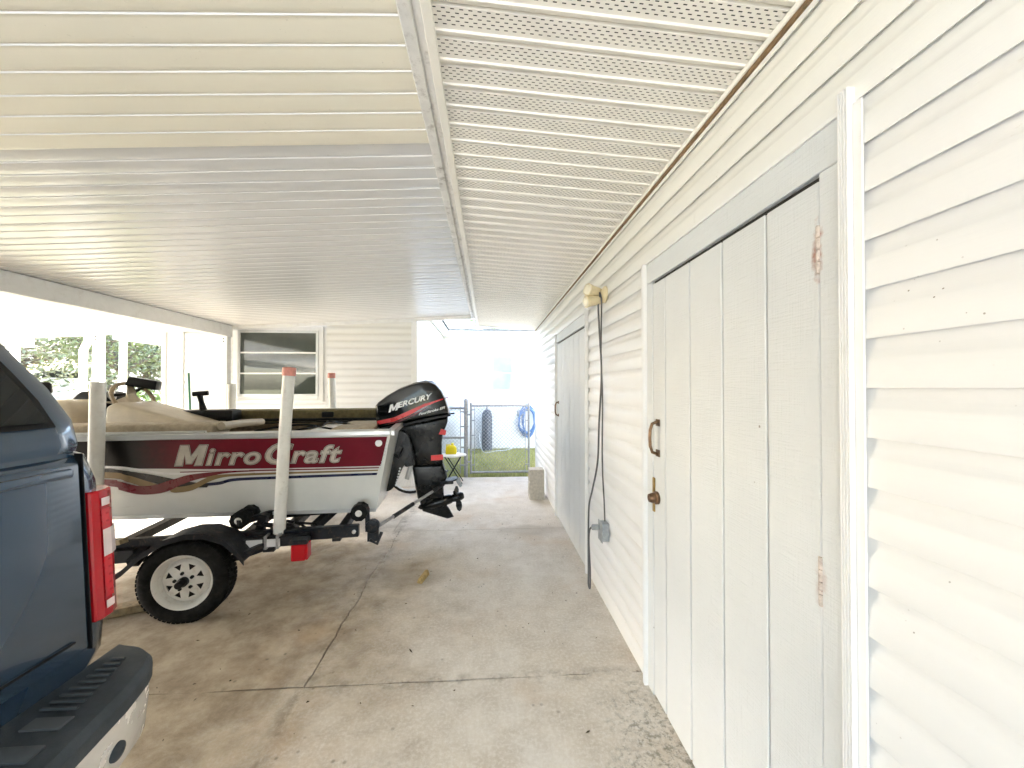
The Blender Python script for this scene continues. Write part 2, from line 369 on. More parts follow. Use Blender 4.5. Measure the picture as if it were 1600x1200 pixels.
def text_mesh(body, size, shear=0.0, offset=0.0, spacing=1.0):
    if body == 'M':
        P_ = poly_offset([(x*size*.70, y*size*.70) for x, y in GLYPH_M], offset*.8)
        return [(x+y*shear, y, 0) for x, y in P_], [tuple(range(len(P_)))]
    cu = bpy.data.curves.new('lettering', 'FONT'); cu.body = body; cu.size = size; cu.shear = shear; cu.offset = offset
    cu.space_character = spacing; cu.resolution_u = 4
    o = bpy.data.objects.new('lettering', cu); C.objects.link(o); bpy.context.view_layer.update()
    me = bpy.data.meshes.new_from_object(o.evaluated_get(bpy.context.evaluated_depsgraph_get()))
    V = [tuple(v.co) for v in me.vertices]; F = [tuple(p.vertices) for p in me.polygons]
    bpy.data.objects.remove(o); bpy.data.curves.remove(cu); bpy.data.meshes.remove(me)
    return V, F

# ------------------------------------------------------------------ the ground
lawn = MB().add([(-300, -300, -0.05), (300, -300, -0.05), (300, 300, -0.05), (-300, 300, -0.05)], [(0, 1, 2, 3)]).build('lawn', M_lawn, kind='structure')
floor = MB().box(-24, 0.9, -14.6, 1.999, -0.14, -0.014).box(-6.62, 0.9, 1.999, 6.5, -0.14, -0.014).build('concrete_floor', M_joint, kind='structure')
def jag(a, b, amp, n=40, seed=0):
    rr = random.Random(seed); o = []; w_ = 0
    for i in range(n+1):
        t = i/n; w_ = w_*0.75+rr.uniform(-amp, amp)
        q = 0 if i in (0, n) else w_
        o.append((a[0]+(b[0]-a[0])*t, a[1]+(b[1]-a[1])*t, q))
    return o
def slab(x0, x1, y0, y1, gx0=.004, gx1=.004, gy0=.004, gy1=.004, jx0=None, jx1=None, jy0=None, jy1=None):
    """edge seeds are shared with the neighbour so the two sides of a crack run together"""
    poly = []
    for (a, b, sd, amp, ax, g) in (((x0, y0), (x1, y0), jy0, .003, 1, gy0), ((x1, y0), (x1, y1), jx1, .007, 0, -gx1),
                                   ((x0, y1), (x1, y1), jy1, .003, 1, -gy1), ((x0, y0), (x0, y1), jx0, .007, 0, gx0)):
        pts = jag(a, b, amp, 48, sd) if sd is not None else [(*a, 0), (*b, 0)]
        rr = random.Random(int(abs(g)*1e5)+(sd or 0)+(1 if g > 0 else 2))
        e = []
        for px, py, q in pts:
            gg = g*rr.uniform(0.6, 1.6) if sd is not None else g
            e.append((px+q+gg, py) if ax == 0 else (px, py+q+gg))
        if len(poly) >= 2 and ((a, b) == ((x0, y1), (x1, y1)) or (a, b) == ((x0, y0), (x0, y1))): e = e[::-1]
        poly += e[1:-1] if sd is not None else []
        if (a, b) == ((x0, y0), (x1, y0)): poly = [(x0+gx0, y0+gy0)]+poly+[(x1-gx1, y0+gy0)]
        elif (a, b) == ((x1, y0), (x1, y1)): poly += [(x1-gx1, y1-gy1)]
        elif (a, b) == ((x0, y1), (x1, y1)): poly += [(x0+gx0, y1-gy1)]
    MB().prism(poly, 'z', -0.10, 0.0).build('slab', M_drive if (x1 <= -6.6 or y1 <= -2.2) else (M_darkslab if x1 < -3 else M_conc), floor)
for k, (y0, y1) in enumerate(((-14.6, -11), (-11, -8.3), (-8.3, -6.3), (-6.3, -4.3), (-4.3, -2.2), (-2.2, 2.0))):
    for x0, x1 in ((-24, -19), (-19, -15), (-15, -10.5), (-10.5, -6.6), (-6.6, -3.9), (-3.9, 0.83)):
        slab(x0, x1, y0, y1, jy1=(50 if y1 == 2.0 and x1 > 0 else None))
slab(-0.92, 0.83, 2.0, 4.1, gx0=.0035, jx0=11, jy0=61); slab(-3.9, -0.92, 2.0, 4.1, gx1=.0035, jx1=11, jy0=62); slab(-6.6, -3.9, 2.0, 4.1)
slab(-3.9, -0.98, 4.1, 6.5, gy0=.003); slab(-6.6, -3.9, 4.1, 6.5); slab(-0.98, 0.83, 4.1, 6.5, gx0=.0015, gy0=.002)

# ------------------------------------------------------------------ siding
EXP = 0.1055; Z0 = 0.027
SID = {}
def siding_mesh(L):
    k = round(L, 3)
    if k not in SID:
        pr = [(0, .010), (-.0125, .009), (-.0135, -.003), (-.0165, -.004), (-.0180, .0), (-.0160, .055), (-.0130, .062), (-.0065, .074), (-.004, .086), (-.003, .1135), (0, .1135)]
        SID[k] = MB().prism(pr, 'x', 0, k).mesh('siding_board', M_sid, smooth=True, ang=40)
    return SID[k]
def siding(parent, wall, a, b, z_lo, z_hi, plane):
    """wall '-x','+x','-y' = outward side; a..b along the wall"""
    i = max(0, math.ceil((z_lo-Z0)/EXP-0.02))
    while Z0+i*EXP < z_hi-0.02:
        z = Z0+i*EXP; me = siding_mesh(b-a)
        if wall == '-y': put('siding_board', me, parent, (a, plane, z))
        elif wall == '-x': put('siding_board', me, parent, (plane, b, z), (0, 0, R(-90)))
        else: put('siding_board', me, parent, (plane, a, z), (0, 0, R(90)))
        i += 1

# ------------------------------------------------------------------ the utility building on the right
WX = 0.826   # sheathing plane; the siding stands proud of it
ub = thing('utility_building', 'long white vinyl-sided building with plank doors along the right', 'building', (2.5, 1.8, 0))
MB().box(WX, 4.5, -5.0, 6.52, 0.0, 2.62).build('wall', M_white, ub)
D1 = (0.819, 1.905); D2 = (3.10, 4.48)
HEAD = 2.13
siding(ub, '-x', -5.0, 0.789, 0, HEAD, WX); siding(ub, '-x', 1.93, 3.075, 0, HEAD, WX); siding(ub, '-x', 4.505, 6.5, 0, HEAD, WX)
for i, zz in enumerate((20, 21, 22, 23)):
    z = Z0+zz*EXP; cuts = [-5.0, (1.45, 0.2, 1.9, 0.6)[i], (3.35, 2.95, 3.75, 2.6)[i], 6.5]
    for a, b in zip(cuts, cuts[1:]):
        me = siding_mesh(b-a-0.001); put('siding_board', me, ub, (WX, b, z), (0, 0, R(-90)))
MB().box(WX-.021, WX-.001, 6.47, 6.535, 0, 2.5).build('corner_trim', M_trim, ub, bevel=.004)
for a, b in ((-5.0, 0.78), (1.93, 3.075), (4.505, 6.47)):
    MB().prism([(WX-.001, .0), (WX-.012, .0), (WX-.012, .02), (WX-.004, .026), (WX-.001, .026)], 'y', a, b).build('starter_strip', M_trim, ub)
def reed(y0, y1, z0, z1, x=WX):
    m = MB(); n = 4; wd = (y1-y0)/n
    pts = [(x-.001, y0)]
    for i in range(n):
        c = y0+wd*i
        pts += [(x-.030, c+.001), (x-.036, c+wd*.3), (x-.036, c+wd*.7), (x-.030, c+wd-.001)]
    pts.append((x-.001, y1))
    return m.prism(pts, 'z', z0, z1)
def plank_door(ya, yb, label, knob, far_handle):
    wide = yb-ya
    reed(ya-.028, ya, 0.0, HEAD+.035).build('door_trim', M_trim, ub)
    MB().box(WX-.0245, WX-.0192, ya-.047, ya-.0285, 0.0, HEAD-.004).build('channel_lip', M_trim, ub)
    reed(yb, yb+.026, 0.0, HEAD).build('door_trim', M_trim, ub)
    MB().box(WX-.018, WX-.001, ya, ya+.068, 0, HEAD-.105).build('door_frame', M_plank, ub, bevel=.003)
    MB().box(WX-.018, WX-.001, yb-.062, yb, 0, HEAD-.105).build('door_frame', M_plank, ub, bevel=.003)
    MB().box(WX-.019, WX-.001, ya, yb, HEAD-.104, HEAD-.004).build('door_header', M_plank, ub, bevel=.003)
    MB().box(WX-.024, WX-.001, ya, yb, HEAD-.004, HEAD+.006).build('drip_cap', M_trim, ub)
    la, lb = ya+.071, yb-.065; zt = HEAD-.117
    d = MB().box(WX-.006, WX-.0015, la, lb, 0.015, zt-.004).build('door', M_white, ub); d['label'] = label
    n = max(4, round((lb-la)/.212)); g = [la+(lb-la)*i/n for i in range(n+1)]
    if knob: g = [la, la+.180, la+.392, la+.607, la+.822, lb]
    for a, b in zip(g, g[1:]):
        MB().box(WX-.015, WX-.0065, a+(.0045 if a > la else .001), b-(.0045 if b < lb else .001), 0.012, zt-.004).build('plank', M_plank, d, bevel=.0025)
    MB().box(WX-.0035, WX-.0008, la, lb, zt-.0035, HEAD-.106).build('gap_shade_strip', M_dark, ub)  # dark strip painted in for the shade above the door leaf
    hy = lb-.055
    m = MB()
    for zc in (1.19, 1.335): m.box(WX-.020, WX-.0155, hy-.018, hy+.018, zc-.016, zc+.016)
    m.tube([(WX-.018, hy, 1.185), (WX-.045, hy, 1.195), (WX-.055, hy, 1.225), (WX-.057, hy, 1.262), (WX-.055, hy, 1.30), (WX-.045, hy, 1.33), (WX-.018, hy, 1.34)], .0075, 8)
    m.build('pull_handle', M_bronze, d, smooth=True)
    if knob:
        MB().box(WX-.0235, WX-.0155, lb-.022, lb-.004, .90, 1.065).build('lock_plate', M_brass, d, bevel=.002)
        MB().lathe([(.030, 0), (.031, .012), (.024, .016), (.024, .026), (.019, .042), (.012, .043), (.011, .040)], (WX-.0155, lb-.045, .975), (-1, 0, 0), 20).build('deadbolt', M_bronze, d, smooth=True)
        for zc in (1.84, 1.03):
            m = MB(); rr = random.Random(int(zc*100))
            for i in range(4): m.lathe([(.004, 0), (.0055, .002), (.0055, .026), (.004, .028)], (WX-.017, la-.001, zc-.06+i*.030), (0, 0, 1), 10)
            m.box(WX-.0175, WX-.0148, la-.0005, la+.007, zc-.058, zc+.058)
            m.build('hinge', M_rusty, d, smooth=True)
    return d
plank_door(D1[0], D1[1], 'pale grey plank door with rusty hinges and bronze deadbolt', True, False)
plank_door(D2[0], D2[1], 'weathered plank door with a small pull handle at its far edge', False, True)

# soffit: sloped, perforated panels
SW = 0.985; SA = math.atan2(0.06, SW)
def soffit_mesh():
    m = MB(); L = SW; rows = 5; p = .0255; hl = .0110; hw = .0032; rp = .0118
    y = 0.0; strip = lambda ya, yb, za=0, zb=0: m.add([(0, ya, za), (L, ya, za), (L, yb, zb), (0, yb, zb)], [(0, 3, 2, 1)])
    ys = .0035; strip(0, ys)
    for r_ in range(rows):
        ya = ys+r_*rp; x = .012+(p/2 if r_ % 2 else 0); px = 0
        while x+hl < L-.006:
            m.add([(px, ya, 0), (x, ya, 0), (x, ya+hw, 0), (px, ya+hw, 0)], [(0, 3, 2, 1)]); px = x+hl; x += p
        m.add([(px, ya, 0), (L, ya, 0), (L, ya+hw, 0), (px, ya+hw, 0)], [(0, 3, 2, 1)])
        yn = ys+(r_+1)*rp if r_ < rows-1 else ys+(r_)*rp+hw+.004
        strip(ya+hw, yn); last = yn
    for (a, za), (b, zb) in zip([(last, 0), (last+.003, .009), (last+.008, .009), (last+.012, 0), (last+.024, -.001), (last+.0265, -.006), (last+.030, -.006), (last+.0325, 0)],
                                [(last+.003, .009), (last+.008, .009), (last+.012, 0), (last+.024, -.001), (last+.0265, -.006), (last+.030, -.006), (last+.0325, 0), (.1, 0)]):
        strip(a, b, za, zb)
    me = bpy.data.meshes.new('soffit_panel'); me.from_pydata(m.v, [], m.f); me.materials.append(M_soff); me.update(); return me
sm = soffit_mesh()
SZ = 2.502
for i in range(115):   # local x runs outward and upward from the wall
    put('soffit_panel', sm, ub, (WX-.018, -4.98+i*.1+.1, SZ), (0, -SA, R(180)))
def sof_z(x): return SZ+(WX-.018-x)*0.06/SW
m = MB(); m.hexa([(-.17, -5, sof_z(-.17)+.06), (.9, -5, SZ+.05), (.9, 6.5, SZ+.05), (-.17, 6.5, sof_z(-.17)+.06), (-.17, -5, sof_z(-.17)+.08), (.9, -5, SZ+.07), (.9, 6.5, SZ+.07), (-.17, 6.5, sof_z(-.17)+.08)])
m.build('attic_shade_sheet', M_dark, ub)  # near-black sheet stands in for attic shade behind the holes
MB().box(WX-.032, WX-.0035, -5, 6.5, SZ-.022, SZ-.002).build('soffit_channel', M_soff, ub, bevel=.003)
MB().box(WX-.026, WX-.004, -5, 6.5, SZ-.036, SZ-.0225).build('soffit_gap', M_brown, ub)
MB().box(-.186, -.155, -5, 6.5, sof_z(-.17)-.018, sof_z(-.17)+.004).build('soffit_channel', M_soff, ub, bevel=.003)
MB().hexa([(-.165, 6.465, sof_z(-.165)-.02), (.82, 6.465, SZ-.02), (.82, 6.5, SZ-.02), (-.165, 6.5, sof_z(-.165)-.02), (-.165, 6.465, SZ+.15), (.82, 6.465, SZ+.15), (.82, 6.5, SZ+.15), (-.165, 6.5, SZ+.15)]).build('soffit_end_trim', M_trim, ub)
MB().hexa([(-.21, -5.05, 2.68), (4.7, -5.05, 3.15), (4.7, 6.56, 3.15), (-.21, 6.56, 2.68), (-.21, -5.05, 2.72), (4.7, -5.05, 3.2), (4.7, 6.56, 3.2), (-.21, 6.56, 2.72)]).build('roof', M_shingle, ub)
MB().box(-.20, -.175, -5.05, 6.55, sof_z(-.17)-.015, 2.70).build('fascia', M_dirtytrim, ub)

# ------------------------------------------------------------------ the carport
cp = thing('carport', 'white aluminium carport roof on square posts over boat and truck', 'carport', (-3.5, 2.4, 0))
S = 0.055; CX0, CX1 = -.252, -6.72; AS = math.atan(S)
def cz(x): return 2.605+(x-CX0)*S
def pan_mesh(mt, arc):
    pr = [(.0008, .012), (.0008, .001), (.0040, -.0025), (.0080, -.0008), (.02, -.001-arc*.6), (.05, -.001-arc), (.08, -.001-arc*.6), (.094, -.0005), (.0990, .0015), (.0990, .012)]
    L = (CX0-CX1)/math.cos(AS)
    mb = MB().prism(pr, 'x', 0, L); n_ = len(pr)
    for j in range(n_):
        if j in (1, 2): mb.m[2+j] = 1  # white lip faces paint in the highlights along the seams
    return mb.mesh('roof_pan', [mt, M_trim], smooth=True, ang=30)
pm = [pan_mesh(M_pan, .0012), pan_mesh(M_pan, .0022)]; pc = [pan_mesh(M_cream, .0006), pan_mesh(M_cream, .001)]
for i in range(100):  # front pans run on unseen behind the camera to dim the near wall
    y = -4.07+i*.1; cream = y+.05 < 1.70
    o = put('roof_pan', (pc if cream else pm)[i % 2], cp, (CX1, y, cz(CX1)-(.010 if cream else 0)), (R(random.uniform(-.25, .25)), -AS, 0))
yr = 5.93
MB().hexa([(CX1, -4.1, cz(CX1)+.014), (CX0, -4.1, cz(CX0)+.014), (CX0, yr, cz(CX0)+.014), (CX1, yr, cz(CX1)+.014), (CX1, -4.1, cz(CX1)+.06), (CX0, -4.1, cz(CX0)+.06), (CX0, yr, cz(CX0)+.06), (CX1, yr, cz(CX1)+.06)]).build('light_blocking_cap', M_white, cp)  # unseen slab added over the pans to block light
m = MB(); m.box(CX0-.004, -.215, -4.1, yr, 2.563, 2.66); m.build('eave_channel', M_dirtytrim, cp, bevel=.004)
m = MB(); m.box(-.2148, -.201, -4.1, yr, 2.572, 2.60); m.build('eave_seam', M_dirtytrim, cp, bevel=.002)
def sloped(x0, x1, y0, y1, za, zb):
    return MB().hexa([(x0, y0, cz(x0)+za), (x1, y0, cz(x1)+za), (x1, y1, cz(x1)+za), (x0, y1, cz(x0)+za), (x0, y0, cz(x0)+zb), (x1, y0, cz(x1)+zb), (x1, y1, cz(x1)+zb), (x0, y1, cz(x0)+zb)])
sloped(CX1, CX0-.006, 5.845, 5.872, -.055, -.004).build('rear_trim', M_white, cp)
sloped(CX1, CX0-.006, 5.873, 5.915, -.030, -.004).build('rear_trim', M_dirtytrim, cp)
sloped(CX1-.03, CX0+.04, -4.13, -4.101, -.06, .07).build('front_fascia', M_white, cp)
sloped(CX1-.06, CX1-.004, -4.13, 5.92, -.05, .07).build('outer_gutter', M_white, cp)
m = MB(); zt = cz(-3.775)-.004; m.box(-3.83, -3.72, -4.05, 5.84, zt-.165, zt); bm_ = m.build('beam', M_white, cp, bevel=.004)
m = MB(); zt2 = cz(-6.6)-.004; m.box(-6.65, -6.55, -4.05, 5.98, zt2-.165, zt2); bm2 = m.build('beam', M_white, cp, bevel=.004)
def post(x, y, top, wd=.095):
    p = MB().box(x-wd/2, x+wd/2, y-wd/2, y+wd/2, 0, top).build('post', M_white, cp, bevel=.005)
    m = MB()
    for dz in (.035, .075): m.lathe([(.009, 0), (.009, .006), (.005, .008)], (x, y-wd/2, top-dz), (0, -1, 0), 8)
    m.build('bolt', M_black, p)
    MB().box(x-wd/2-.02, x+wd/2+.02, y-wd/2-.02, y+wd/2+.02, 0, .012).build('base_plate', M_galv, p)
post(-3.775, 5.785, zt-.166); post(-3.775, -4.0, zt-.166); post(-6.6, 5.77, zt2-.166); post(-6.6, 1.7, zt2-.166); post(-6.6, -4.0, zt2-.166)
post(-5.50, 5.79, cz(-5.5)-.058)
ds = MB().tube([(-5.82, 5.97, cz(-5.8)-.03), (-5.82, 5.97, cz(-5.8)-.12), (-5.93, 6.02, cz(-5.8)-.24), (-5.93, 6.02, .15), (-5.93, 6.2, .06)], .045, 10).build('downspout', M_white, cp, smooth=True)

# ------------------------------------------------------------------ the house behind
hs_ = thing('house', 'white vinyl-sided house with windows behind the boat and gate', 'house', (-2.8, 8.5, 0))
HY = 5.97; HX = -1.10; FY = 9.55; HT = 2.83
MB().box(-4.66, HX, HY, 13.0, 0, HT).build('wall', M_white, hs_)
MB().box(HX-.01, 6.0, FY, 13.0, 0, HT-.001).build('wall', M_white, hs_)
wx0, wx1, wz0, wz1 = -3.69, -2.55, 1.385, 2.35
siding(hs_, '-y', -4.47, -3.80, 0.3, HT-.05, HY); siding(hs_, '-y', -2.43, -1.17, 0.3, HT-.05, HY)
siding(hs_, '-y', -3.795, -2.435, 0.3, 1.28, HY)
MB().box(-4.66, -1.17, HY-.03, HY-.001, 0, .30).build('skirting', M_white, hs_)
MB().box(-4.70, -4.475, HY-.035, HY-.001, 0, 2.45).build('corner_trim', M_trim, hs_, bevel=.004)
MB().box(-4.76, -4.702, HY-.06, HY+.05, 0, 2.40).build('corner_post', M_trim, hs_, bevel=.006)
MB().box(-1.168, -1.075, HY-.035, HY-.001, 0, HT-.02).build('corner_trim', M_trim, hs_, bevel=.004)
MB().box(HX+.001, HX+.026, HY+.0, HY+.10, 0, HT-.02).build('corner_trim', M_trim, hs_, bevel=.004)
siding(hs_, '+x', HY+.105, FY-.02, 0.45, HT-.06, HX)
MB().box(HX+.001, HX+.02, HY+.101, FY-.021, 0, .44).build('skirting', M_white, hs_)
def window(x0, x1, z0, z1, y, rails, glass, trim):
    t = trim
    m = MB(); m.box(x0-t, x0, y-.03, y-.001, z0-t, z1+t); m.box(x1, x1+t, y-.03, y-.001, z0-t, z1+t); m.box(x0, x1, y-.03, y-.001, z1, z1+t); m.box(x0, x1, y-.03, y-.001, z0-t, z0)
    w_ = m.build('window', M_trim, hs_, bevel=.003)
    m = MB(); q = .026; a, b, c, d = x0, x1, z0, z1; Y0, Y1 = y-.044, y-.0305
    m.box(a-.012, a+q, Y0, Y1, c-.012, d+.012); m.box(b-q, b+.012, Y0, Y1, c-.012, d+.012); m.box(a+q, b-q, Y0, Y1, d-q, d+.012); m.box(a+q, b-q, Y0, Y1, c-.012, c+q)
    m.build('sash_frame', M_alu if glass is M_glass else M_trim, w_, bevel=.002)
    zs = [c+q]+[c+(d-c)*r_ for r_ in rails]+[d-q]
    for i, (za, zb) in enumerate(zip(zs, zs[1:])):
        MB().box(a+q, b-q, y-.034, y-.031, za+(.011 if i else .0), zb-(.011 if i < len(zs)-2 else 0)).build('pane', glass, w_)
        if i: MB().box(a+q, b-q, Y0+.001, Y1, za-.011, za+.011).build('rail', M_trim, w_)
    MB().box(x0-t-.01, x1+t+.01, y-.055, y-.0305, z0-t-.02, z0-t+.012).build('sill', M_trim, w_, bevel=.003)
    return w_
window(wx0, wx1, wz0, wz1, HY, (.345, .665), M_glass, .075)
fx0, fx1, fz0, fz1 = 0.10, 0.94, 1.44, 2.30
window(fx0, fx1, fz0, fz1, FY, (.5,), M_glassb, .11)
siding(hs_, '-y', HX+.03, fx0-.13, .95, HT-.08, FY); siding(hs_, '-y', fx1+.13, 3.2, .95, HT-.08, FY)
siding(hs_, '-y', fx0-.125, fx1+.125, .95, fz0-.13, FY); siding(hs_, '-y', fx0-.125, fx1+.125, fz1+.12, HT-.08, FY)
for i, (a, b) in enumerate(((0.0, .30), (.305, .61), (.615, .945))):
    MB().box(HX+.03, 3.2, FY-.02, FY-.001, a, b).build('skirting_panel', M_white, hs_, bevel=.003)
MB().box(HX+.027, 3.4, FY-.36, FY-.001, HT-.07, HT+.04).build('fascia', M_trim, hs_)  # overhang deepened to shade the far wall
MB().box(HX+.027, HX+.16, HY+.1, FY-.365, HT-.06, HT+.04).build('fascia', M_trim, hs_)
MB().hexa([(HX-.1, FY-.40, HT+.045), (6.1, FY-.40, HT+.045), (6.1, 13.2, HT+.20), (HX-.1, 13.2, HT+.20), (HX-.1, FY-.40, HT+.075), (6.1, FY-.40, HT+.075), (6.1, 13.2, HT+.24), (HX-.1, 13.2, HT+.24)]).build('roof', M_shingle, hs_)
MB().hexa([(HX+.2, HY-.03, HT+.042), (HX+.2, 13.1, HT+.042), (-4.9, 13.1, HT+.7), (-4.9, HY-.03, HT+.7), (HX+.2, HY-.03, HT+.07), (HX+.2, 13.1, HT+.07), (-4.9, 13.1, HT+.74), (-4.9, HY-.03, HT+.74)]).build('roof', M_shingle, hs_)
o = MB().box(.73, .87, FY-.05, FY-.0215, .80, .95).build('outlet_cover', M_grey, hs_, bevel=.01, seg=2)
# screened porch at the left end of the house
pf = thing('porch', 'thin white framed porch roof beside the left end of house', 'porch', (-6.0, 8.4, 0))
MB().hexa([(-7.25, 7.9, 2.44), (-4.66, 7.9, 2.44), (-4.66, 11, 2.44), (-7.25, 11, 2.44), (-7.25, 7.9, 2.56), (-4.66, 7.9, 2.62), (-4.66, 11, 2.62), (-7.25, 11, 2.56)]).build('roof', M_white, pf)
for x, y in ((-7.15, 8.0), (-7.15, 10.8), (-4.75, 8.0)): MB().box(x-.04, x+.04, y-.04, y+.04, 0, 2.44).build('post', M_white, pf)

# ------------------------------------------------------------------ chain link fence and gate
def chain(m, x0, x1, z0, z1, y, p=.062, r=.0022):
    for sgn in (1, -1):
        k = x0-(z1-z0)
        while k < x1+(z1-z0):
            a, b = (k, z0), (k+(z1-z0)*sgn, z1)
            t0, t1 = 0.0, 1.0; dx = b[0]-a[0]
            for lim, low in ((x0, True), (x1, False)):
                t = (lim-a[0])/dx
                if (dx > 0) == low: t0 = max(t0, t)
                else: t1 = min(t1, t)
            if t1-t0 > .01:
                m.bar((a[0]+dx*t0, y+sgn*.0017, z0+(z1-z0)*t0), (a[0]+dx*t1, y+sgn*.0017, z0+(z1-z0)*t1), r*2, r*2, up=(0, 1, 0))
            k += p
    return m
FYc = 6.56
fn = thing('chain_link_fence', 'short chain link fence panel between house corner and gate', 'fence', (-.7, FYc, 0))
MB().lathe([(.034, -.02), (.034, 1.27), (.040, 1.275), (.034, 1.30), (.012, 1.325)], (-.37, FYc, 0), (0, 0, 1), 14).build('post', M_galv, fn, smooth=True)
MB().lathe([(.024, -.02), (.024, 1.21), (.010, 1.23)], (-1.03, FYc, 0), (0, 0, 1), 12).build('post', M_galv, fn, smooth=True)
for z in (1.16, .66): MB().tube([(-1.03, FYc, z), (-.37, FYc, z)], .019, 10).build('rail', M_galv, fn, smooth=True)
MB().tube([(-.46, FYc-.01, .06), (-.46, FYc-.01, 1.19)], .008, 8).build('tension_bar', M_galv, fn)
for z in (.2, .5, .85, 1.1): MB().box(-.47, -.33, FYc-.042, FYc-.030, z-.013, z+.013).build('band', M_galv, fn)
chain(MB(), -1.02, -.45, .05, 1.16, FYc-.022).build('wire_mesh', M_galv, fn)
gt = thing('gate', 'chain link gate with pipe frame standing closed beside white building', 'gate', (.25, FYc, 0))
gx0, gx1 = -.285, .70
for x, z in ((gx0, 1.25), (gx1, 1.25)): MB().tube([(x, FYc, .05), (x, FYc, z)], .019, 10).build('stile', M_galv, gt, smooth=True)
MB().tube([(gx0, FYc, 1.20), (gx1, FYc, 1.20)], .018, 10).build('rail', M_galv, gt, smooth=True)
MB().tube([(gx0, FYc, .07), (gx1, FYc, .07)], .018, 10).build('rail', M_galv, gt, smooth=True)
for z in (1.05, .25): MB().tube([(gx0, FYc, z), (gx0-.045, FYc-.02, z), (gx0-.085, FYc, z)], .014, 8).build('hinge', M_galv, gt)
for z in (.2, .45, .7, .95, 1.13):
    MB().box(gx0-.01, gx0+.065, FYc-.030, FYc-.019, z-.009, z+.009).build('band', M_galv, gt)
    MB().box(gx1-.065, gx1+.01, FYc-.030, FYc-.019, z-.009, z+.009).build('band', M_galv, gt)
for x in (gx0+.06, gx1-.06): MB().tube([(x, FYc-.02, .09), (x, FYc-.02, 1.18)], .006, 6).build('tension_bar', M_galv, gt)
chain(MB(), gx0+.06, gx1-.06, .08, 1.19, FYc-.010).build('wire_mesh', M_galv, gt)

# ------------------------------------------------------------------ the boat
BY = 3.85
bt = thing('boat', 'maroon and white aluminium fishing boat resting on its trailer', 'boat', (-3.0, BY, 0.46))
def side_y(z, x=-1.5):
    zc = .54+.027*(-.722-x); return 3.11-.12*(z-zc)/(1.156-zc)
def lay(x, z):   # decal layout: run along the hull from the stern and drop from eye level
    r_ = x/3.04; t = (-.72-r_*3.04)/(.9925-.1219*r_)
    return -.72-t, 1.5-(1.5-z)*(3.04-.1219*t)/3.04
def hullsec(s):
    t = max(0, (s-3.25)/1.75); e = 1-t**2.1
    hb = .06+.80*max(e, 0); t2 = max(0, (s-2.9)/1.95); e2 = 1-t2**1.9
    cb = .02+.72*max(e2, 0)
    zc = .54+.027*s+.36*max(0, (s-2.6)/2.4)**2; zk = .46+.46*max(0, (s-3.0)/2.0)**2; zg = 1.156+.10*max(0, (s-2.5)/2.5)**1.6
    return hb, cb, zc, zk, zg
ST = [0, .6, 1.2, 1.8, 2.4, 2.8, 3.2, 3.6, 4.0, 4.3, 4.6, 4.85, 5.0]
def sx(s, z):  # raked transom, raked stem
    r_ = .130*(1-(z-.5)/.66)*(1-min(s/.6, 1)); b = .45*(1-(z-.5)/.66)*max(0, (s-3.6)/1.4)
    return -.742-s-r_+b
rings = []
for s in ST:
    hb, cb, zc, zk, zg = hullsec(s)
    pr = [(hb, zg), ((hb+cb)/2, (zc+zg)/2), (cb, zc), (cb*.5, (zc+zk)/2-.005), (0, zk)]
    pr = pr+[(-a, b) for a, b in pr[-2::-1]]
    rings.append([(sx(s, z), BY-y, z) for y, z in pr])
hm = MB().loft(rings, cap=False, closed=False)
hm.add([rings[0][i] for i in range(9)], [tuple(range(9))])
hull = hm.build('hull', M_hull, bt, smooth=True, ang=30)
bvh_hull = None
# inner shell, floor and decks
m = MB(); ir = []
for s in ST[:-1]:
    hb, cb, zc, zk, zg = hullsec(s); s2 = s+.02 if s == 0 else s
    pr = [(max(hb-.012, .02), zg), (max(cb-.02, .02), .80 if .80 < zg-.05 else zg-.1), (-max(cb-.02, .02), .80 if .80 < zg-.05 else zg-.1), (-max(hb-.012, .02), zg)]
    ir.append([(sx(s2, z), BY-y, z) for y, z in pr])
m.loft(ir, cap=False, closed=False); m.add([ir[0][i] for i in range(4)], [(0, 1, 2, 3)]); m.build('inner_shell', M_tan, bt)
m = MB(); gr = []
def gun(sgn):
    rr = []
    for s in ST:
        hb, cb, zc, zk, zg = hullsec(s)
        yo = BY-sgn*(hb+.022); yi = BY-sgn*(hb-.05); x = sx(s, zg)
        rr.append([(x, yo, zg-.012), (x, yo-0, zg+.022), (x, yi, zg+.030), (x, yi, zg-.006)])
    return MB().loft(rr)
gun(1).build('gunwale', M_alu, bt, bevel=.004); gun(-1).build('gunwale', M_alu, bt, bevel=.004)
MB().hexa([(-.74, BY-.83, 1.13), (-.715, BY-.83, 1.13), (-.715, BY+.83, 1.13), (-.74, BY+.83, 1.13), (-.78, BY-.83, 1.172), (-.715, BY-.83, 1.172), (-.715, BY+.83, 1.172), (-.78, BY+.83, 1.172)]).build('transom_cap', M_alu, bt, bevel=.006)
MB().box(-1.55, -.78, BY-.80, BY+.80, 1.06, 1.115).build('stern_deck', M_wdec, bt, bevel=.01)
MB().box(-1.30, -.95, BY-.35, BY+.45, 1.1155, 1.15).build('deck_hatch', M_tan, bt, bevel=.008)
m = MB(); m.box(-3.75, -1.98, 3.02, 3.30, 1.10, 1.245); m.build('rod_locker', M_tan, bt, bevel=.03, seg=3)
MB().tube([(-3.5, 3.01, 1.19), (-2.0, 3.01, 1.188)], .011, 8).build('grab_rail', M_alu, bt, smooth=True)
m = MB(); m.box(-4.2, -.95, 4.38, 4.70, 1.13, 1.265); fl = m.build('rod_locker', M_olive, bt, bevel=.012, seg=2)
for x in (-1.56, -1.0): MB().box(x-.06, x+.06, 4.355, 4.379, 1.185, 1.245).build('latch', M_black, fl, bevel=.008)
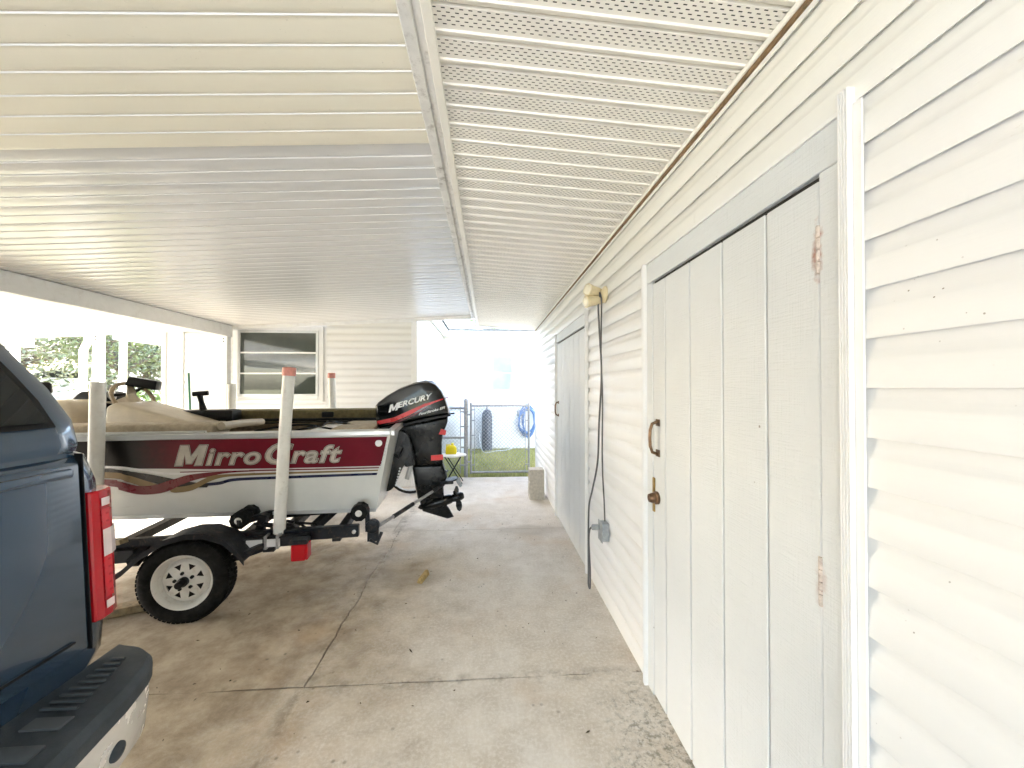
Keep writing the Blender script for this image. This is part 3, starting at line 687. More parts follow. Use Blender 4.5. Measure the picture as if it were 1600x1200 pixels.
m = MB(); m.tube([(-2.75, 4.33, 1.175), (-2.3, 4.33, 1.17), (-1.4, 4.34, 1.165), (-1.0, 4.33, 1.165)], .014, 8); m.tube([(-2.6, 4.30, 1.13), (-1.9, 4.31, 1.14), (-1.0, 4.32, 1.15)], .008, 6)
m.build('trim_cable', M_black, fl, smooth=True)
MB().tube([(-1.95, 3.1, 1.22), (-1.93, 3.35, 1.22), (-1.93, 3.7, 1.2)], .03, 10).build('rolled_towel', M_seat, bt, smooth=True)
m = MB(); rr = random.Random(4)
for k in range(0):
    x = -1.75+rr.uniform(-.12, .1)+k*.09; y = 3.35+rr.uniform(-.1, .3)
    m.tube([(x, y, 1.13), (x+.08, y+.1, 1.16+rr.uniform(0, .03)), (x+.2, y+.02, 1.14), (x+.33, y+.15, 1.13)], .009, 6)
for P_ in ([(-1.9, 3.5, 1.14), (-1.6, 3.7, 1.17), (-1.3, 3.6, 1.135), (-1.05, 3.8, 1.13), (-.85, 3.85, 1.16)], [(-1.5, 4.0, 1.13), (-1.38, 3.75, 1.19), (-1.25, 3.9, 1.15), (-1.0, 3.75, 1.135), (-.84, 3.9, 1.17)], [(-1.7, 3.4, 1.13), (-1.5, 3.32, 1.16), (-1.42, 3.5, 1.17), (-1.55, 3.6, 1.14)]): m.tube(smooth_path(P_), .009, 6)
m.build('cable_tangle', M_black, bt, smooth=True)
# console, wheel, electronics
CY = 4.22
m = MB(); m.loft([[(-4.55, CY-.42, z0), (-3.78, CY-.42, z0), (-3.78, CY+.36, z0), (-4.55, CY+.36, z0)] if i == 0 else
                  [(-4.55+dx, CY-.40+dx*.3, z0), (-3.82+dx2, CY-.40+dx*.3, z0), (-3.82+dx2, CY+.34, z0), (-4.55+dx, CY+.34, z0)]
                  for i, (z0, dx, dx2) in enumerate(((.80, 0, 0), (1.20, .03, .02), (1.33, .10, -.02), (1.395, .30, -.10)))])
con = m.build('console', M_seat, bt, bevel=.04, seg=3)
MB().lathe([(.10, 0), (.11, .02), (.10, .035), (.085, .03)], (-3.80, CY-.08, 1.25), (1, -.25, .25), 24).build('dash_recess', M_black, con, smooth=True)
m = MB(); m.loft([[(-4.15, CY-.02, 1.385), (-3.86, CY-.02, 1.37), (-3.86, CY+.30, 1.37), (-4.15, CY+.30, 1.385)], [(-4.08, CY+.0, 1.47), (-3.90, CY+.0, 1.47), (-3.90, CY+.28, 1.47), (-4.08, CY+.28, 1.47)]])
m.build('gauge_pod', M_black, con, bevel=.03, seg=3)
MB().lathe([(.045, 0), (.05, .012), (.04, .018)], (-3.88, CY+.08, 1.425), (1, 0, .15), 20).build('gauge', M_alu, con, smooth=True)
wc = Vector((-3.62, CY-.03, 1.405)); wax = Vector((.80, -.32, .55)).normalized(); e1 = wax.orthogonal().normalized(); e2 = wax.cross(e1)
sw_ = MB().tube([wc+(e1*math.cos(a)+e2*math.sin(a))*.165 for a in [2*math.pi*i/28 for i in range(28)]], .017, 8, closed=True).build('steering_wheel', pbr('tan_rim', (.36, .27, .16), .5), bt, smooth=True)
m = MB()
for a in (.4, 2.5, 4.6):
    d = e1*math.cos(a)+e2*math.sin(a); sd_ = wax.cross(d)
    m.loft([[wc-wax*.01+d*.03+sd_*.04, wc-wax*.01+d*.03-sd_*.04, wc-wax*.025+d*.03-sd_*.04, wc-wax*.025+d*.03+sd_*.04], [wc+d*.16+sd_*.026, wc+d*.16-sd_*.026, wc-wax*.012+d*.16-sd_*.026, wc-wax*.012+d*.16+sd_*.026]])
m.build('spoke', M_seat, sw_); MB().lathe([(.05, -.04), (.055, 0), (.04, .015)], wc-wax*.01, wax, 18).build('hub', M_seat, sw_, smooth=True)
MB().tube([wc-wax*.03, wc-wax*.24], .03, 10).build('column', M_black, sw_, smooth=True)
m = MB(); c0 = Vector((-3.60, CY+.08, 1.545)); q = Quaternion((0, 1, 0), R(-62))@Quaternion((0, 0, 1), R(8))
def rbox(c, q, a, b, d): return MB().hexa([c+q@Vector(p) for p in ((-a, -b, -d), (a, -b, -d), (a, b, -d), (-a, b, -d), (-a*.93, -b*.93, d), (a*.93, -b*.93, d), (a*.93, b*.93, d), (-a*.93, b*.93, d))])
q2 = Quaternion((0, 0, 1), R(18))@Quaternion((0, 1, 0), R(12))
fd = rbox(c0, q2, .115, .09, .045).build('fish_finder', M_black, bt, bevel=.012, seg=2)
MB().tube([c0+Vector((0, 0, -.03)), (-3.72, CY+.1, 1.45), (-3.95, CY+.1, 1.42)], .016, 8).build('bracket', M_black, fd, smooth=True)
sp_ = rbox(Vector((-4.35, CY-.05, 1.50)), Quaternion((0, 0, 1), R(35)), .085, .06, .055).build('black_pod', M_black, bt, bevel=.025, seg=3)  # black rounded box of unknown use, on a silver bracket
MB().bar((-4.35, CY-.13, 1.38), (-4.35, CY-.13, 1.53), .03, .012).build('bracket', M_alu, sp_)
# folded seat
m = MB(); m.loft([[(-3.45, 3.80, 1.03), (-2.82, 3.80, 1.03), (-2.82, 4.28, 1.03), (-3.45, 4.28, 1.03)], [(-3.50, 3.78, 1.16), (-2.72, 3.78, 1.14), (-2.72, 4.30, 1.14), (-3.50, 4.30, 1.16)], [(-3.50, 3.8, 1.34), (-2.80, 3.8, 1.17), (-2.80, 4.28, 1.17), (-3.50, 4.28, 1.34)], [(-3.44, 3.82, 1.38), (-2.88, 3.82, 1.20), (-2.88, 4.26, 1.20), (-3.44, 4.26, 1.38)]])
st_ = m.build('folded_seat', M_seat, bt, bevel=.025, seg=3)
MB().tube([(-3.1, 4.05, .80), (-3.1, 4.05, 1.05)], .04, 12).build('seat_post', M_alu, st_)
m = MB(); m.box(-3.18, -2.70, 4.16, 4.36, 1.16, 1.285); tb = m.build('control_box', M_black, bt, bevel=.025, seg=2)
m = MB(); m.tube([(-3.0, 4.25, 1.27), (-3.02, 4.25, 1.36), (-3.03, 4.24, 1.43)], [.035, .022, .026], 10); m.tube([(-3.08, 4.22, 1.44), (-2.96, 4.25, 1.45)], .024, 10); m.build('throttle_lever', M_black, tb, smooth=True)
for o_, d_ in ((con, .38), (sw_, .38), (fd, .38), (sp_, .38), (st_, .32), (tb, .32)): o_.location.x += d_
# decals on the near side of the hull
def hull_pts(P2, off): return [(x, side_y(z, x)-off, z) for x, z in (lay(*p) for p in P2)]
def strip(name, top, bot, mt, off, n=10, par=None):
    def ev(P_, x):
        for (a, za), (b, zb) in zip(P_, P_[1:]):
            if a <= x <= b:
                t = (x-a)/(b-a); return za+(zb-za)*t
        return P_[0][1] if x < P_[0][0] else P_[-1][1]
    def sm(P_):  # catmull-rom resample
        o = []
        for i in range(len(P_)-1):
            p0 = P_[max(i-1, 0)]; p1 = P_[i]; p2 = P_[i+1]; p3 = P_[min(i+2, len(P_)-1)]
            for k in range(n):
                t = k/n
                o.append(tuple(.5*((2*p1[c])+(-p0[c]+p2[c])*t+(2*p0[c]-5*p1[c]+4*p2[c]-p3[c])*t*t+(-p0[c]+3*p1[c]-3*p2[c]+p3[c])*t**3) for c in (0, 1)))
        return o+[P_[-1]]
    T = sm(top); B = sm(bot); k = min(len(T), len(B)); T = T[:k-1]+[T[-1]]; B = B[:k-1]+[B[-1]]
    a = hull_pts(T, off); b = hull_pts(B, off)
    return MB().add(a+b, [(i, i+1, k+i+1, k+i) for i in range(k-1)]).build(name, mt, par or hull)
def flat(L): return L
XL = -3.55
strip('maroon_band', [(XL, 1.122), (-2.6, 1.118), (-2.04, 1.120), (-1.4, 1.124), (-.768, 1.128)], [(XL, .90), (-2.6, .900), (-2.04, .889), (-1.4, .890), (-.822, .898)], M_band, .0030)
strip('maroon_line', [(-2.3, .872), (-2.0, .876), (-1.6, .880), (-1.2, .884), (-.835, .888)], [(-2.3, .862), (-2.0, .866), (-1.6, .870), (-1.2, .874), (-.838, .878)], M_maroon, .0034)
strip('gold_line', [(-2.18, .838), (-1.9, .850), (-1.6, .857), (-1.2, .863), (-.842, .868)], [(-2.18, .818), (-1.9, .831), (-1.6, .841), (-1.2, .849), (-.846, .857)], M_gold, .0034)
strip('navy_line', [(-2.27, .770), (-2.04, .788), (-1.9, .816), (-1.5, .828), (-.848, .843)], [(-2.27, .752), (-2.04, .763), (-1.9, .793), (-1.5, .806), (-.855, .824)], M_navy, .0034)
strip('white_keyline', [(XL, .925), (-2.83, .925), (-2.6, .902), (-2.4, .868), (-2.15, .868), (-1.8, .882)], [(XL, .898), (-2.83, .905), (-2.6, .885), (-2.4, .850), (-2.15, .858), (-1.8, .872)], M_wdec, .0036)
strip('black_swoosh', [(XL, .93), (-2.83, .900), (-2.68, .885), (-2.5, .852), (-2.28, .800), (-2.1, .772)], [(XL, .89), (-2.83, .862), (-2.68, .838), (-2.5, .788), (-2.33, .752), (-2.12, .745)], M_blackd, .0040)
strip('gold_swoosh', [(XL, .89), (-2.83, .878), (-2.68, .852), (-2.56, .810), (-2.43, .758)], [(XL, .83), (-2.83, .830), (-2.68, .798), (-2.58, .760), (-2.46, .738)], M_gold, .0050)
strip('gold_tail', [(-2.40, .742), (-2.34, .752), (-2.225, .770), (-2.11, .822), (-1.99, .842), (-1.76, .856)], [(-2.38, .714), (-2.34, .708), (-2.225, .726), (-2.11, .785), (-1.99, .824), (-1.76, .845)], M_gold, .0060)
strip('maroon_swoosh', [(XL, .86), (-2.83, .822), (-2.74, .806), (-2.62, .770), (-2.50, .770), (-2.34, .818), (-2.22, .850), (-2.0, .872), (-1.76, .878)], [(XL, .79), (-2.83, .768), (-2.74, .735), (-2.62, .700), (-2.50, .700), (-2.40, .722), (-2.25, .790), (-2.0, .852), (-1.76, .868)], M_maroon, .0070)
MB().lathe([(.026, 0), (.026, .004), (.012, .006), (.010, .002)], (-.83, side_y(1.08)-.0036, 1.08), (0, -1, 0), 18).build('drain_fitting', M_wdec, hull, smooth=True)
m = MB()
for k in range(9): m.lathe([(.006, 0), (.005, .003), (.001, .004)], (-.765-k*.0075, side_y(1.09-k*.026)-.003, 1.09-k*.026), (0, -1, 0), 8)
m.build('rivet', M_alu, hull)
m = MB(); m.prism([(sx(0, .55)-2.6, .600), (sx(0, .55), .532), (sx(0, .55), .556), (sx(0, .55)-2.6, .626)], 'y', 3.094, 3.104); m.build('spray_rail', M_alu, hull)
def lettering(parent, pieces, layers, place, name='lettering'):
    for li, (ofs, mt, off) in enumerate(layers):
        mm = MB()
        for body, size, x, y, shear, spc in pieces:
            V, F = text_mesh(body, size, shear, ofs*size, spc)
            mm.add([place(x+v[0], y+v[1], off) for v in V], F)
        me = bpy.data.meshes.new(name); me.from_pydata(mm.v, [], mm.f); me.materials.append(mt); me.update()
        put(name, me, parent)
tw = lambda body, size, sh, sp: max(v[0] for v in text_mesh(body, size, sh, 0, sp)[0])
pieces = []; xx = 0
for body, size in (('M', .235), ('irro', .205), ('C', .245), ('raft', .205)):
    pieces.append((body, size, xx, -.002 if body == 'C' else 0, .32, 1.12)); xx += tw(body, size, 0, 1.12)+.026
sc = 1.27/(xx+.06)
pieces = [(b, s_, x_, y_, sh, sp) for b, s_, x_, y_, sh, sp in pieces]
def place_hull(x, y, off):
    X, z = lay(-2.322+x*sc, .922+y*.90+(x*sc)*.012); return (X, side_y(z, X)-off, z)
lettering(hull, pieces, ((.060, M_dkdec, .0045), (.047, M_silver, .0056), (.028, M_dkdec, .0067), (.014, M_silver, .0078)), place_hull)

# ------------------------------------------------------------------ outboard motor
om = thing('outboard_motor', 'black outboard motor with red stripe hanging on boat stern', 'outboard motor', (-.72, BY, .75))
LV = [(-1, .86), (-.96, .92), (-.86, .96), (-.55, .99), (0, 1), (.55, .99), (.86, .96), (.96, .92), (1, .86)]
def cr(P_, n=4):
    o = []; k = len(P_)
    for i in range(k):
        p0, p1, p2, p3 = P_[i-1], P_[i], P_[(i+1) % k], P_[(i+2) % k]
        for j in range(n):
            t = j/n; o.append(tuple(.5*(2*p1[c]+(-p0[c]+p2[c])*t+(2*p0[c]-5*p1[c]+4*p2[c]-p3[c])*t*t+(-p0[c]+3*p1[c]-3*p2[c]+p3[c])*t**3) for c in (0, 1)))
    return o
cowlP = [(-1.078, 1.33), (-1.052, 1.367), (-.97, 1.432), (-.86, 1.497), (-.75, 1.54), (-.65, 1.566), (-.57, 1.568), (-.51, 1.542), (-.453, 1.474), (-.415, 1.395), (-.385, 1.30), (-.379, 1.247), (-.508, 1.229), (-.693, 1.194), (-.891, 1.152), (-1.04, 1.118), (-1.062, 1.14), (-1.074, 1.24)]
cw = MB().pillow(cowlP, BY, .205, LV); cowl = cw.build('cowl', M_mblack, om, bevel=.012, seg=2)
# raised crown ridge and side panel line
crown = MB().pillow([(-.98, 1.425), (-.85, 1.503), (-.72, 1.553), (-.61, 1.578), (-.55, 1.573), (-.50, 1.54), (-.56, 1.53), (-.75, 1.50), (-.9, 1.43)], BY, .12, LV).build('crown', M_mblack, cowl, bevel=.008, seg=2)
MB().pillow([(-1.045, 1.122), (-.88, 1.154), (-.50, 1.232), (-.372, 1.249), (-.374, 1.232), (-.50, 1.212), (-.88, 1.130), (-1.03, 1.100)], BY, .200, [(-1, .99), (1, .99)]).build('cowl_seal', M_black, cowl)
MB().bar((-.385, BY-.06, 1.245), (-.335, BY-.06, 1.250), .03, .014).build('cowl_latch', M_black, cowl)
midP = [(-.93, 1.125), (-.70, 1.168), (-.395, 1.226), (-.398, 1.169), (-.418, 1.117), (-.446, 1.051), (-.455, .962), (-.455, .843), (-.441, .748), (-.704, .751), (-.735, .92), (-.765, 1.01), (-.84, 1.075)]
MB().pillow(midP, BY, .125, [(-1, .93), (-.85, .97), (-.4, 1), (.4, 1), (.85, .97), (1, .93)]).build('midsection', M_mleg, om, bevel=.014, seg=2)
MB().pillow([(-.75, .756), (-.441, .761), (-.398, .62), (-.44, .53), (-.44, .40), (-.69, .40), (-.715, .52)], BY, .062, [(-1, .85), (-.7, .95), (0, 1), (.7, .95), (1, .85)]).build('leg', M_mleg, om, bevel=.01, seg=2)
MB().prism([(-.66, BY-.06), (-.60, BY-.085), (-.42, BY-.10), (-.30, BY-.075), (-.285, BY), (-.30, BY+.075), (-.42, BY+.10), (-.60, BY+.085), (-.66, BY+.06)], 'z', 0, .014)
def plate(x0, x1, z0, z1, hw0, hw1, th):
    sl_ = lambda x: z0+(z1-z0)*(x-x0)/(x1-x0)
    P_ = [(x0, hw0*.5), (x0+.06, hw0), (x1-.12, hw1), (x1-.02, hw1*.7), (x1, 0)]; P_ = P_+[(a, -b) for a, b in P_[-2::-1]]
    return MB().loft([[(a, BY-b, sl_(a)) for a, b in P_], [(a, BY-b, sl_(a)+th) for a, b in P_]])
plate(-.69, -.295, .503, .588, .07, .10, .016).build('anti_ventilation_plate', M_mleg, om, bevel=.003)
plate(-.72, -.39, .60, .665, .055, .05, .012).build('splash_plate', M_mleg, om, bevel=.003)
ax = Vector((.335, 0, .075)).normalized(); to = Vector((-.66, BY, .322))
MB().lathe([(.002, -.03), (.022, -.01), (.040, .04), (.052, .10), (.054, .20), (.046, .29), (.040, .31)], to, ax, 18).build('gearcase', M_mleg, om, smooth=True)
MB().pillow([(-.70, .47), (-.44, .53), (-.43, .36), (-.385, .30), (-.335, .205), (-.40, .190), (-.645, .280)], BY, .022, [(-1, .93), (0, 1), (1, .93)]).build('skeg', M_mleg, om, bevel=.004)
MB().prism([(-.325, .588), (-.275, .600), (-.255, .515), (-.275, .497), (-.305, .54)], 'y', BY-.008, BY+.008).build('trim_tab', M_grey, om, bevel=.003)
pc_ = to+ax*.345; pr_ = MB().lathe([(.036, -.035), (.042, 0), (.040, .06), (.028, .085), (.012, .09)], pc_, ax, 16).build('propeller', M_mleg, om, smooth=True)
e1 = Vector((0, 1, 0)); e2 = ax.cross(e1)
for k in range(3):
    a = 2*math.pi*k/3+.5; rows = []
    for (rr_, wd, tw_) in ((.035, .05, .9), (.075, .085, .75), (.115, .085, .6), (.140, .04, .5)):
        d = e1*math.cos(a)+e2*math.sin(a); s_ = ax.cross(d)
        u_ = (s_*math.cos(tw_)+ax*math.sin(tw_)); c_ = pc_+d*rr_+ax*.02; nn = u_.cross(d)*.003
        rows.append([c_-u_*wd*.5+nn, c_+u_*wd*.5+nn, c_+u_*wd*.5-nn, c_-u_*wd*.5-nn])
    MB().loft(rows).build('blade', M_mleg, pr_, smooth=True)
brP = [(-.90, 1.09), (-.80, 1.08), (-.752, .99), (-.735, .777), (-.799, .778), (-.86, .66), (-.905, .56), (-.975, .53), (-.985, .62), (-.935, .794), (-.915, .90)]
for sy in (-.13, .13): MB().prism(cr(brP, 3), 'y', BY+sy-.016, BY+sy+.016).build('clamp_bracket', M_mleg, om, bevel=.005)
MB().prism([(-.80, 1.05), (-.74, 1.0), (-.70, .76), (-.80, .74), (-.86, .9)], 'y', BY-.11, BY+.11).build('swivel', M_mleg, om, bevel=.01)
m = MB()
for k in range(7): m.lathe([(.010, 0), (.008, .006)], (-.845-.006*k, BY-.147, .74-.026*k), (0, -1, 0), 8)
m.build('tilt_pin_hole', M_alu, om)
MB().tube([(-.79, BY-.06, .62), (-.74, BY-.07, .80), (-.70, BY-.07, .93)], [.022, .022, .012], 10).build('tilt_ram', M_alu, om, smooth=True)
MB().tube([(-.90, BY-.12, 1.10), (-.96, BY-.12, 1.02), (-.93, BY-.16, .9), (-.86, BY-.17, .84), (-.82, BY-.14, .93)], .012, 8).build('fuel_line', M_black, om, smooth=True)
MB().lathe([(.016, 0), (.016, .012), (.006, .016)], (-.62, BY-.126, .80), (0, -1, 0), 12).build('bolt', M_black, om)
# decals, laid on the surfaces
dg = bpy.context.evaluated_depsgraph_get()
def bvh_of(o): return BVHTree.FromPolygons([v.co.copy() for v in o.data.vertices], [tuple(p.vertices) for p in o.data.polygons])
bc = bvh_of(cowl)
def on_cowl(x, z, off):
    h = bc.ray_cast(Vector((x, BY-1, z)), Vector((0, 1, 0)), 3)
    return (x, (h[0].y if h[0] else BY-.19)-off, z)
def cstrip(name, top, bot, mt, off, n=26):
    def ev(P_, x):
        for (a, za), (b, zb) in zip(P_, P_[1:]):
            if a <= x <= b: return za+(zb-za)*(x-a)/(b-a)
        return P_[-1][1]
    x0, x1 = top[0][0], top[-1][0]; k = n+1
    xs = [x0+(x1-x0)*i/n for i in range(k)]
    T = [on_cowl(x, ev(top, x), off) for x in xs]; B = [on_cowl(x, ev(bot, x), off) for x in xs]
    MB().add(T+B, [(i, i+1, k+i+1, k+i) for i in range(n)]).build(name, mt, cowl)
cstrip('red_stripe', [(-1.045, 1.195), (-.90, 1.226), (-.76, 1.289), (-.624, 1.350), (-.40, 1.415)], [(-1.045, 1.162), (-.90, 1.186), (-.76, 1.245), (-.624, 1.324), (-.40, 1.408)], M_redv, .003)
cstrip('dark_red_stripe', [(-.95, 1.168), (-.85, 1.196), (-.70, 1.262), (-.60, 1.318)], [(-.95, 1.160), (-.85, 1.184), (-.70, 1.248), (-.60, 1.312)], M_maroon, .003)
L1 = tw('M', .105, 0, 1.0)
th = math.atan2(.115, .40)
def place_cowl(x, y, off):
    return on_cowl(-.945+x*math.cos(th)-y*math.sin(th)*.4, 1.288+x*math.sin(th)+y, off)
mw = tw('M', .115, 0, 1.0); ew = tw('ERCURY', .083, 0, 1.0); k_ = .40/(mw+ew+.01)
lettering(cowl, [('M', .115, 0, -.018, .3, 1.0)], ((.012, M_wdec, .004),), lambda x, y, o: place_cowl(x*k_, y*.8, o))
lettering(cowl, [('ERCURY', .083, mw+.004, .004, .3, 1.0)], ((.03, M_wdec, .004),), lambda x, y, o: place_cowl(x*k_, y*.8, o))
fw = tw('FourStroke EFI', .04, 0, 1.0)
lettering(cowl, [('FourStroke EFI', .04, 0, 0, .3, 1.0)], ((.025, M_wdec, .004),), lambda x, y, o: on_cowl(-.672+x*.235/fw, 1.243+x*.06/fw+y*.8, o))
MB().prism([(-.487, 1.054), (-.464, 1.105), (-.415, 1.088), (-.424, 1.042)], 'y', BY-.134, BY-.1255).build('reflective_tape', M_redt, om)
MB().prism([(-.56, .800), (-.56, .850), (-.447, .856), (-.445, .806)], 'y', BY-.134, BY-.1255).build('reflective_tape', M_redt, om)

# ------------------------------------------------------------------ trailer
tr = thing('boat_trailer', 'black boat trailer with white spoked wheel and tall white guide poles', 'trailer', (-2.2, BY, 0))
for y in (2.93, 4.77): MB().bar((-2.75, y, .455), (-.955, y, .455), .05, .085).build('frame_rail', M_frame, tr, bevel=.005)
MB().bar((-2.75, 2.93, .457), (-5.3, BY, .47), .05, .08).build('frame_rail', M_frame, tr, bevel=.005)
MB().bar((-2.75, 4.77, .457), (-5.3, BY, .47), .05, .08).build('frame_rail', M_frame, tr, bevel=.005)
MB().bar((-5.2, BY, .47), (-6.35, BY, .48), .07, .07).build('tongue', M_frame, tr, bevel=.005)
MB().bar((-6.0, BY, .0), (-6.0, BY, .5), .05, .05, up=(1, 0, 0)).build('jack', M_galv, tr)
MB().bar((-5.75, BY, .48), (-5.72, BY, 1.05), .06, .08, up=(1, 0, 0)).build('winch_post', M_frame, tr)
for x in (-1.55, -2.6): MB().bar((x, 2.90, .38), (x, 4.80, .38), .075, .06).build('cross_member', M_frame, tr, bevel=.004)
MB().bar((-1.12, 2.96, .40), (-1.12, 4.74, .40), .06, .06).build('cross_member', M_frame, tr, bevel=.004)
MB().bar((-1.98, 2.84, .265), (-1.98, 4.86, .265), .05, .05).build('axle', M_frame, tr)
for y in (2.93, 4.77): MB().tube([(-2.45, y, .40), (-2.2, y, .32), (-1.97, y, .295), (-1.74, y, .32), (-1.5, y, .40)], .022, 6).build('leaf_spring', M_frame, tr)
# outer plate with reflectors, lamp
MB().box(-1.80, -1.28, 2.845, 2.903, .405, .475).build('lamp_bracket', M_frame, tr, bevel=.004)
for a, b in ((-1.665, -1.565), (-1.555, -1.455)): MB().box(a, b, 2.8395, 2.8445, .410, .462).build('reflector', M_wdec, tr)
for x in (-1.545, -1.47):
    MB().box(x-.008, x+.008, 2.832, 2.90, .395, .485).build('u_bolt', M_galv, tr)
tl = MB().box(-1.345, -1.255, 2.72, 2.80, .345, .455).build('tail_lamp', M_lens, tr, bevel=.006)
MB().box(-1.355, -1.245, 2.715, 2.80, .456, .485).build('housing', M_frame, tl, bevel=.004)
MB().box(-1.254, -1.240, 2.72, 2.80, .35, .455).build('side_lens', M_lens, tl, bevel=.004)
m = MB(); m.lathe([(.014, 0), (.014, .01), (.007, .013)], (-.985, 2.905, .455), (0, -1, 0), 12); m.build('bolt', M_alu, tr)
def roller(x, y, z, mt=M_black):
    r_ = MB(); prof = [(.0, -.052)]
    n = 20; rings = []
    for t, rad in ((-.05, .045), (-.045, .062), (.045, .062), (.05, .045)):
        rings.append([(x+math.cos(2*math.pi*j/n)*(rad-(.004 if j % 2 else 0)), y+t, z+math.sin(2*math.pi*j/n)*(rad-(.004 if j % 2 else 0))) for j in range(n)])
    r_.loft(rings); ro = r_.build('roller', M_rubber, tr)
    MB().lathe([(.020, 0), (.024, .004), (.018, .008), (.012, .004)], (x, y-.050, z), (0, -1, 0), 16).build('hub', M_rim, ro, smooth=True)
for y in (2.93, 3.07): roller(-1.745, y+.03, .578)
roller(-.955, 2.96, .583)
for y in (4.60, 4.75): roller(-1.745, y, .578)
roller(-.955, 4.75, .583)
MB().bar((-1.67, 3.02, .40), (-1.62, 3.02, .585), .05, .06, up=(0, 1, 0)).build('roller_arm', M_frame, tr)
MB().bar((-1.745, 2.90, .565), (-1.60, 3.12, .565), .03, .04).build('roller_arm', M_frame, tr)
MB().bar((-.90, 2.97, .43), (-.905, 2.97, .59), .03, .035, up=(0, 1, 0)).build('roller_arm', M_frame, tr)
MB().bar((-1.33, 3.15, .42), (-1.13, 3.75, .56), .055, .07).build('bunk_arm', M_frame, tr, bevel=.004)
m = MB(); m.lathe([(.03, -.03), (.05, -.025), (.05, .025), (.03, .03)], (-.865, 2.955, .47), (0, 1, 0), 14); m.box(-.90, -.82, 2.94, 2.97, .36, .46); m.tube([(-.88, 2.93, .38), (-.83, 2.94, .34), (-.80, 2.96, .42)], .014, 6)
m.build('coupler', M_frame, tr, bevel=.003)
MB().bar((-1.75, 3.35, .48), (-1.2, 3.35, .50), .10, .05).build('bunk', M_frame, tr)
m = MB(); rr = random.Random(9)
for k in range(5):
    x = -1.72+k*.07; m.tube([(x, 3.02, .49), (x+.05, 2.97+rr.uniform(-.03, .03), .535), (x+.14, 3.0, .50), (x+.2, 2.95, .47)], .010, 6)
m.build('wiring', M_black, tr, smooth=True)
# wheels
def wheel(cx, y, cz_, out):
    n = 40; o = (cx, y, cz_); ax_ = (0, out, 0)
    t = MB().lathe([(.172, -.055), (.20, -.068), (.238, -.066), (.257, -.05), (.264, -.02), (.264, .02), (.257, .05), (.238, .066), (.20, .068), (.172, .055), (.165, .045), (.165, -.045)], o, ax_, 48)
    t.v = t.v; ty = t.build('tyre', M_rubber, tr, smooth=True, ang=50)
    m = MB()
    for j in range(60):   # tread blocks
        a = 2*math.pi*j/60
        for yy in (-.036, 0, .036):
            aa = a+(.05 if yy == 0 else 0); d = Vector((math.cos(aa), 0, math.sin(aa))); tt = Vector((-d.z, 0, d.x)); c_ = Vector(o)+d*.2645+Vector((0, yy, 0))
            m.hexa([c_+tt*sx_*.0105+Vector((0, sy_*.013, 0))+d*dz for dz in (-.005, .0015) for sx_, sy_ in ((-1, -1), (1, -1), (1, 1), (-1, 1))])
    m.build('tread', M_rubber, ty)
    rim = MB(); rim.lathe([(.150, .03), (.158, .048), (.168, .060), (.174, .060), (.170, .050), (.160, .040), (.150, .020), (.138, .012), (.130, .022), (.118, .030), (.118, .024), (.135, .004), (.150, -.05)], o, ax_, 48)
    rim.f = rim.f[:-2]; rim.m = rim.m[:-2]
    # spoked disc with eight triangular openings
    O = Vector(o); oy = Vector((0, out, 0))
    def pt(rad, ang, h): return O+Vector((math.cos(ang), 0, math.sin(ang)))*rad+oy*h
    for k in range(8):
        a = 2*math.pi*k/8+.39; hw_ = math.pi/8
        A, B, Cc = pt(.110, a-.20, .032), pt(.110, a+.20, .032), pt(.072, a, .034)
        o0, o1, o2 = pt(.120, a-hw_, .030), pt(.120, a, .030), pt(.120, a+hw_, .030)
        i0, i1, i2 = pt(.060, a-hw_, .036), pt(.060, a, .036), pt(.060, a+hw_, .036)
        rim.add([A, B, Cc, o0, o1, o2, i0, i1, i2], [(3, 4, 0), (4, 1, 0), (4, 5, 1), (3, 0, 2), (3, 2, 6), (6, 2, 7), (7, 2, 8), (8, 2, 5), (5, 2, 1)])
    rim.lathe([(.061, .036), (.052, .040), (.03, .040)], o, ax_, 24)
    ri = rim.build('rim', M_rim, ty, smooth=True, ang=30)
    MB().lathe([(.155, -.02), (.155, -.03), (.02, -.03)], o, ax_, 24).build('brake_plate', M_dark, ty)
    m = MB()
    for k in range(5):
        a = 2*math.pi*k/5+.5; m.lathe([(.011, .0), (.011, .012), (.007, .016)], pt(.052, a, .036), oy, 6)
    m.lathe([(.030, .034), (.030, .060), (.024, .065), (.022, .10), (.018, .104), (.010, .105)], o, ax_, 18)
    m.build('hub', M_black, ty, smooth=True)
wheel(-1.98, 2.79, .262, -1); wheel(-1.98, 4.91, .262, 1)
def fender(y0, y1):
    P_ = [(-2.36, .335), (-2.30, .375), (-2.20, .47), (-2.08, .545), (-1.96, .575), (-1.85, .572), (-1.74, .525), (-1.66, .44), (-1.62, .385)]
    P_ = [(P_[0][0]-.03, P_[0][1]-.01)]+P_
    top = [[(x, y0, z) for x, z in P_], [(x, y1, z) for x, z in P_], [(x, y1, z-.010) for x, z in P_], [(x, y0, z-.010) for x, z in P_]]
    m = MB(); m.loft([[top[k][i] for k in range(4)] for i in range(len(P_))])
    lip = [[(x, y0, z), (x, y0-.006, z), (x, y0-.006, z-.035), (x, y0, z-.035)] for x, z in P_]; m.loft(lip)
    return m
fender(2.715, 2.90).build('fender', M_frame, tr, smooth=True); fender(4.80, 4.99).build('fender', M_frame, tr, smooth=True)
MB().bar((-1.70, 2.86, .44), (-1.62, 2.93, .44), .06, .05).build('fender_bracket', M_frame, tr)
MB().bar((-1.66, 2.76, .40), (-1.54, 2.86, .43), .03, .03).build('fender_bracket', M_frame, tr)
